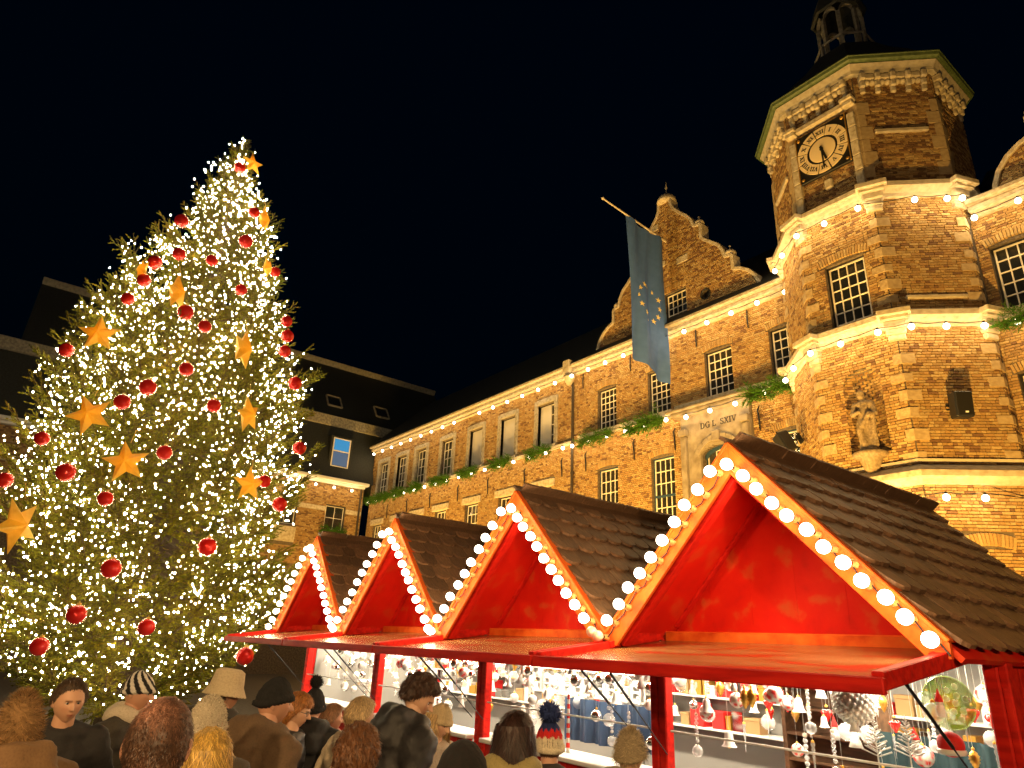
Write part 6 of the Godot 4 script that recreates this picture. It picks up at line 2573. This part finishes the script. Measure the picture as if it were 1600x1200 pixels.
func coat_shape(lean: float, arms: String, hood: bool, stout: float, quilt: bool) -> ArrayMesh:
	var key := "coat %.2f %s %s %.2f %s" % [lean, arms, hood, stout, quilt]
	if shared.has(key):
		return shared[key]
	var f := Field.new()
	f.k = 0.05
	var q := func(p: Vector3) -> Vector3: return turn_upper(p, lean)
	var flat := Vector3(1, 1, 1.28)
	f.cap(q.call(Vector3(0, 0.72, 0)), q.call(Vector3(0, 1.1, 0)), 0.215 * stout, 0.195 * stout, flat)
	f.cap(q.call(Vector3(0, 1.1, 0)), q.call(Vector3(0, 1.32, 0)), 0.195 * stout, 0.175 * stout, flat)
	f.cap(q.call(Vector3(-0.15, 1.385, -0.01)), q.call(Vector3(0.15, 1.385, -0.01)), 0.09, 0.09)
	for s in [-1.0, 1.0]:
		var a := arm_points(s, arms)
		f.cap(q.call(a[0]), q.call(a[1]), 0.085, 0.07)
		var wr: Vector3 = a[1].lerp(a[2], 0.97)
		f.cap(q.call(a[1]), q.call(wr), 0.07, 0.05)
	for i in 8:
		var a0 := TAU * i / 8.0
		var a1 := TAU * (i + 1) / 8.0
		f.cap(q.call(Vector3(sin(a0) * 0.085, 1.475 - cos(a0) * 0.02, cos(a0) * 0.08)), q.call(Vector3(sin(a1) * 0.085, 1.475 - cos(a1) * 0.02, cos(a1) * 0.08)), 0.03, 0.03)
	if hood:
		f.cap(q.call(Vector3(-0.1, 1.5, 0.03)), q.call(Vector3(-0.06, 1.5, -0.11)), 0.045, 0.06)
		f.cap(q.call(Vector3(0.1, 1.5, 0.03)), q.call(Vector3(0.06, 1.5, -0.11)), 0.045, 0.06)
		f.cap(q.call(Vector3(-0.06, 1.5, -0.11)), q.call(Vector3(0.06, 1.5, -0.11)), 0.06, 0.06)
		f.cap(q.call(Vector3(-0.05, 1.4, -0.15)), q.call(Vector3(0.05, 1.4, -0.15)), 0.075, 0.075)
	var g := FastNoiseLite.new()
	g.frequency = 1.0
	g.seed = hash(key) % 1000
	var m := MB.new()
	f.build(0.02, m, func(p: Vector3, nn: Vector3) -> Vector3:
		var w := g.get_noise_3d(p.x * 5.0, p.y * 9.0, p.z * 5.0) * 0.022 + g.get_noise_3d(p.x * 12.0, p.y * 22.0, p.z * 12.0) * 0.006
		if quilt:
			w += 0.011 * absf(sin(p.y * 34.0 + p.x * 1.5))
		return p + nn * w)
	shared[key] = m.mesh()
	return shared[key]


func leg_shape() -> ArrayMesh:
	if not shared.has("legs"):
		var f := Field.new()
		f.k = 0.03
		for s in [-1.0, 1.0]:
			f.cap(Vector3(s * 0.09, 0.93, 0), Vector3(s * 0.1, 0.5, 0.02), 0.11, 0.085)
			f.cap(Vector3(s * 0.1, 0.5, 0.02), Vector3(s * 0.105, 0.13, -0.03), 0.085, 0.07)
		var m := MB.new()
		f.build(0.03, m)
		shared.legs = m.mesh()
		var h := Field.new()
		h.k = 0.02
		for s in [-1.0, 1.0]:
			h.cap(Vector3(s * 0.105, 0.06, -0.05), Vector3(s * 0.12, 0.05, 0.15), 0.058, 0.046)
			h.cap(Vector3(s * 0.105, 0.06, -0.04), Vector3(s * 0.105, 0.16, -0.035), 0.055, 0.055)
		var n := MB.new()
		h.build(0.022, n)
		shared.shoes = n.mesh()
	return shared.legs


func cloth(c: Color, rough := 0.85) -> StandardMaterial3D:
	if not shared.has("weave"):
		shared.weave = noise_tex(0.06, 4, ramp([[0.0, Color(0.55, 0.55, 0.55)], [0.5, Color(0.95, 0.95, 0.95)], [1.0, Color(1, 1, 1)]]), 21)
	var m := StandardMaterial3D.new()
	m.resource_name = "cloth"
	m.albedo_color = c.linear_to_srgb()
	m.roughness = rough
	m.albedo_texture = shared.weave
	m.uv1_triplanar = true
	m.uv1_scale = Vector3(2.2, 2.2, 2.2)
	return m


# head at a pixel and a height; face_to: direction on the ground the body faces
func person(label: String, px: float, py: float, yh: float, face_to: Vector2, o: Dictionary) -> Node3D:
	var lean: float = o.get("lean", 0.05)
	var arms: String = o.get("arms", "pocket")
	var head := at_height(px, py, yh)
	var yaw := atan2(face_to.x, face_to.y)
	var hl := turn_upper(Vector3(0, 1.635, 0.025), lean)
	var sc := yh / hl.y
	var b := Basis(Vector3.UP, yaw)
	var pos := head - b * (hl * sc)
	pos.y = 0.0
	var skin: Color = o.get("skin", Color(0.5, 0.27, 0.17))
	var m := MB.new()
	m.add(body_shape(lean, arms))
	for i in m.c.size():
		m.c[i] = skin
	var ht := Transform3D(Basis.from_euler(Vector3(o.get("nod", 0.1) + lean * 0.5, o.get("look", 0.0), 0)).scaled(Vector3(0.94, 0.94, 0.94)), hl)
	add_head(m, ht, skin, o.get("brow", Color(0.06, 0.035, 0.02)))
	var p := obj("person", m, M.skin, null, Transform3D(b * sc, pos))
	tag(p, label, "person", "people in the crowd")
	obj("coat", coat_shape(lean, arms, o.get("hood", false), o.get("stout", 1.0), o.get("quilt", false)), cloth(o.get("coat", Color(0.02, 0.02, 0.022)), o.get("gloss", 0.85)), p)
	leg_shape()
	obj("trousers", shared.legs, cloth(Color(0.02, 0.022, 0.03)), p)
	obj("shoes", shared.shoes, M.black_iron, p)
	if o.has("hair"):
		if o.has("cap") or o.has("brim"):
			o.hair = o.hair.duplicate()
			o.hair.merge({"thick": 0.005, "strands": 900, "rough": 0.2}, true)
		var hv := head_cover(o.hair, int(px))
		strands(hv, o.hair.get("strands", 6000), o.hair.get("reach", 0.034), 0.0014, int(px))
		obj("hair", hv, M.hair, p, ht)
	if o.has("cap"):
		var st: Dictionary = o.cap
		st.hat = true
		var hm := head_cover(st, int(px) + 1)
		if st.has("pompom"):
			tuft_ball(hm, Vector3(0, 0.165 + st.get("loose", 0.02), -0.02 - st.get("slouch", 0.0)), st.pompom, st.pom_tone, int(px))
		if st.has("fluff"):
			strands(hm, 3000, st.fluff, 0.0013, int(px), true)
		obj("hat", hm, M.knit, p, ht)
	if o.has("brim"):
		var bm := MB.new()
		bm.lathe([Vector2(0.0, 0.14), Vector2(0.06, 0.138), Vector2(0.088, 0.12), Vector2(0.1, 0.05), Vector2(0.102, 0.03), Vector2(0.132, -0.025), Vector2(0.134, -0.032), Vector2(0.1, 0.015), Vector2(0.098, 0.04)], 28, Transform3D(Basis.from_scale(Vector3(1, 1, 1.1)), Vector3(0, 0.012, 0)))
		obj("bucket_hat", bm, cloth(o.brim), p, ht)
	if o.has("long"):
		var lm := MB.new()
		var g := FastNoiseLite.new()
		g.frequency = 1.0
		var segs := 48
		var rings := 16
		for i in rings + 1:
			var e := float(i) / rings
			for k in segs + 1:
				var a := PI * 0.32 + (TAU - PI * 0.64) * k / segs
				var r := 0.1 + 0.015 * sin(e * 3.0) + 0.012 * g.get_noise_2d(a * 9.0, e * 2.0) - 0.03 * maxf(0, e - 0.8)
				var dd := Vector3(sin(a) * r * 0.92, 0.06 - e * 0.34, cos(a) * r * 1.02 - 0.012 - e * 0.02)
				var ff: float = 1.0 + 0.6 * g.get_noise_2d(a * 26.0, e)
				var lc: Color = o.long
				lm.col = Color(lc.r * ff, lc.g * ff, lc.b * ff)
				lm.vert(dd, Vector3(sin(a), 0.1, cos(a)))
		for i in rings:
			for k in segs:
				var a := i * (segs + 1) + k
				lm.face(a, a + 1, a + segs + 2)
				lm.face(a, a + segs + 2, a + segs + 1)
		Field.new().smooth_normals(lm, 0)
		strands(lm, 6000, 0.1, 0.0014, int(px))
		obj("long_hair", lm, M.hair, p, Transform3D(Basis(Vector3.UP, o.get("look", 0.0)), hl))
	if o.has("scarf"):
		var sm := MB.new()
		var loop := []
		for k in 25:
			var a := TAU * k / 24.0
			loop.append(turn_upper(Vector3(sin(a) * 0.105, 1.5 + 0.018 * sin(a * 3.0), cos(a) * 0.1), lean))
		sm.tube(loop, [0.05, 0.044, 0.052], 10, false)
		obj("scarf", sm, cloth(o.scarf), p)
	if o.get("glasses", false):
		var gm := MB.new()
		for s in [-1, 1]:
			var lp := []
			for k in 17:
				lp.append(Vector3(s * 0.031 + cos(TAU * k / 16) * 0.022, 0.008 + sin(TAU * k / 16) * 0.017, 0.1))
			gm.tube(lp, [0.002], 5, false)
			gm.tube([Vector3(s * 0.053, 0.01, 0.1), Vector3(s * 0.08, 0.012, 0.0)], [0.002], 5)
		gm.tube([Vector3(-0.009, 0.012, 0.101), Vector3(0.009, 0.012, 0.101)], [0.002], 5)
		obj("glasses", gm, M.black_iron, p, ht)
	return p


func crowd() -> void:
	var away := Vector2(-0.8, -0.6)
	var right := Vector2(0.61, -0.79)
	var near := Vector2(0.85, 0.5)
	var brown := {"color": Color(0.055, 0.03, 0.016)}
	person("man with short brown hair in a dark jacket looking towards the viewer", 108, 1096, 1.68, Vector2(0.95, -0.05), {"hair": {"color": Color(0.07, 0.042, 0.022), "thick": 0.017, "front": 0.74, "back": -0.4, "reach": 0.022}, "coat": Color(0.02, 0.018, 0.017), "look": 0.1, "nod": 0.12, "skin": Color(0.55, 0.31, 0.19)})
	person("person in a shaggy tan fur hooded coat beside the man facing out", 30, 1135, 1.64, Vector2(-0.9, 0.3), {"cap": {"color": Color(0.3, 0.17, 0.065), "front": -0.2, "back": -0.9, "rib": 0.0, "loose": 0.03, "cuff": true, "fluff": 0.035}, "coat": Color(0.2, 0.11, 0.045), "hood": true, "stout": 1.12, "lean": 0.15, "scarf": Color(0.45, 0.28, 0.12)})
	person("person in a black and white striped beanie and dark quilted jacket", 217, 1082, 1.68, right, {"cap": {"front": 0.15, "back": -0.25, "slouch": 0.03, "paint": func(d: Vector3, az: float) -> Color: return Color(0.72, 0.68, 0.6) if sin(az * 8.0 + d.y * 9.0) > 0.0 else Color(0.015, 0.014, 0.013)}, "coat": Color(0.05, 0.042, 0.03), "scarf": Color(0.55, 0.47, 0.35), "nod": 0.15, "quilt": true})
	person("tall man with thinning cropped brown hair seen from behind", 247, 1166, 1.79, away, {"hair": {"color": Color(0.09, 0.045, 0.025), "thick": 0.006, "front": 0.6, "back": -0.75, "rough": 0.35, "reach": 0.014, "strands": 5000, "paint": func(d: Vector3, az: float) -> Color: return Color(0.07, 0.035, 0.02).lerp(Color(0.42, 0.2, 0.13), clampf(smoothstep(0.25, 0.9, d.y) * 0.55 + 0.35 * sin(az * 2.0 + d.y * 4.0) * d.y, 0.0, 0.8))}, "coat": Color(0.05, 0.03, 0.022), "look": 0.25, "skin": Color(0.5, 0.25, 0.16)})
	person("person in a pale cream knitted hat seen from behind", 324, 1130, 1.66, away, {"cap": {"color": Color(0.58, 0.5, 0.36), "front": -0.1, "back": -0.6, "rib": 0.004, "loose": 0.015, "fluff": 0.008}, "coat": Color(0.06, 0.045, 0.03), "hood": true})
	person("person with straight blond hair seen from behind", 322, 1192, 1.6, away, {"hair": {"color": Color(0.5, 0.32, 0.07), "thick": 0.024, "back": -0.9, "front": 0.4}, "long": Color(0.48, 0.3, 0.07), "coat": Color(0.08, 0.055, 0.03)})
	person("tall man in a beige bucket hat and dark coat", 352, 1082, 1.72, Vector2(-0.4, -0.9), {"brim": Color(0.52, 0.42, 0.26), "hair": brown, "coat": Color(0.03, 0.025, 0.02), "hood": true, "look": -0.3})
	person("man in a black beanie and brown hooded jacket", 428, 1098, 1.72, Vector2(-0.35, -0.93), {"cap": {"color": Color(0.012, 0.012, 0.012), "front": 0.2, "back": -0.3, "rib": 0.002}, "coat": Color(0.12, 0.072, 0.036), "hood": true, "stout": 1.1, "look": -0.55, "lean": 0.1})
	person("woman with short ginger hair and glasses in a black leather jacket", 464, 1110, 1.6, right, {"hair": {"color": Color(0.3, 0.12, 0.03), "thick": 0.022, "front": 0.42, "back": -0.8}, "coat": Color(0.018, 0.017, 0.017), "gloss": 0.4, "glasses": true, "nod": 0.25, "skin": Color(0.58, 0.34, 0.22)})
	person("person all in black with a black bobble hat", 490, 1104, 1.6, away, {"cap": {"color": Color(0.01, 0.01, 0.011), "front": 0.0, "back": -0.5, "pompom": 0.055, "pom_tone": func(_d: Vector3) -> Color: return Color(0.01, 0.01, 0.01)}, "coat": Color(0.01, 0.01, 0.011), "hood": true})
	person("short person in a pink scarf and teal jacket", 519, 1122, 1.47, Vector2(0.2, -1.0), {"hair": {"color": Color(0.2, 0.1, 0.05), "thick": 0.02}, "scarf": Color(0.5, 0.22, 0.19), "coat": Color(0.08, 0.22, 0.2)})
	person("person with short blond hair in a cream coat", 563, 1120, 1.6, Vector2(0.1, -1.0), {"hair": {"color": Color(0.42, 0.3, 0.15), "thick": 0.022, "back": -0.8}, "coat": Color(0.55, 0.46, 0.32), "lean": 0.15})
	person("child with curly brown hair in a pale coat", 558, 1180, 1.6, away, {"hair": {"color": Color(0.14, 0.06, 0.025), "thick": 0.032, "curly": true, "back": -0.85, "front": 0.4}, "coat": Color(0.5, 0.42, 0.3), "hood": true})
	person("man with dark tousled hair in a black padded coat looking down", 655, 1088, 1.76, Vector2(0.0, -1.0), {"hair": {"color": Color(0.045, 0.022, 0.013), "thick": 0.03, "front": 0.55, "back": -0.45, "rough": 0.8}, "coat": Color(0.016, 0.015, 0.016), "hood": true, "stout": 1.14, "lean": 0.2, "nod": 0.45, "look": -0.85, "gloss": 0.6, "skin": Color(0.56, 0.33, 0.22)})
	var woman := person("woman in a tan ribbed knit beanie looking down at her phone", 686, 1128, 1.56, Vector2(0.9, -0.35), {"cap": {"color": Color(0.55, 0.42, 0.24), "front": 0.15, "back": -0.4, "rib": 0.005}, "long": Color(0.4, 0.27, 0.12), "coat": Color(0.4, 0.33, 0.25), "nod": 0.35, "lean": 0.1, "arms": "raised", "skin": Color(0.6, 0.36, 0.24)})
	var mt := woman.transform
	var ph := thing("phone", "phone with a bright blue screen held by the woman in the beanie", "phone", mt * turn_upper(Vector3(0, 1.37, 0.4), 0.1))
	ph.basis = mt.basis.orthonormalized() * Basis(Vector3.RIGHT, -0.6) * Basis(Vector3.UP, 0.5)
	var pm := MB.new()
	pm.cbox(Vector3.ZERO, Vector3(0.16, 0.078, 0.009), 0.003)
	obj("body", pm, M.black_iron, ph)
	var ps := MB.new()
	ps.box(Vector3(0, 0, -0.0052), Vector3(0.15, 0.069, 0.001))
	obj("screen", ps, M.phone_screen, ph)
	person("woman with long straight dark hair in a dark green coat", 806, 1153, 1.66, Vector2(-0.4, -0.9), {"hair": {"color": Color(0.03, 0.012, 0.008), "thick": 0.02, "back": -0.95, "rough": 0.25}, "long": Color(0.03, 0.012, 0.008), "coat": Color(0.03, 0.035, 0.015), "scarf": Color(0.32, 0.26, 0.1)})
	var tri := func(d: Vector3, az: float) -> Color:
		var e := d.y + 0.06 * sin(az * 11.0)
		if e > 0.62:
			return Color(0.018, 0.035, 0.14)
		return Color(0.7, 0.022, 0.02) if e > 0.3 else Color(0.8, 0.7, 0.5)
	person("person in a navy, red and cream bobble hat", 859, 1164, 1.55, away, {"cap": {"front": 0.0, "back": -0.5, "rib": 0.007, "loose": 0.03, "paint": tri, "pompom": 0.078, "pom_tone": func(_d: Vector3) -> Color: return Color(0.02, 0.04, 0.16)}, "hair": {"color": Color(0.08, 0.04, 0.02), "back": -0.9}, "coat": Color(0.03, 0.022, 0.02)})
	person("person in a dark felt hat between the crowd and the stalls", 722, 1218, 1.68, away, {"cap": {"color": Color(0.012, 0.01, 0.01), "front": 0.1, "back": -0.4, "rib": 0.0, "loose": 0.0}, "coat": Color(0.015, 0.014, 0.014)})
	person("person in a fluffy beige hat close to the counter", 985, 1178, 1.55, Vector2(-0.2, -1.0), {"cap": {"color": Color(0.42, 0.33, 0.2), "front": 0.0, "back": -0.5, "rib": 0.0, "loose": 0.02, "fluff": 0.03}, "coat": Color(0.35, 0.28, 0.18), "hood": true})
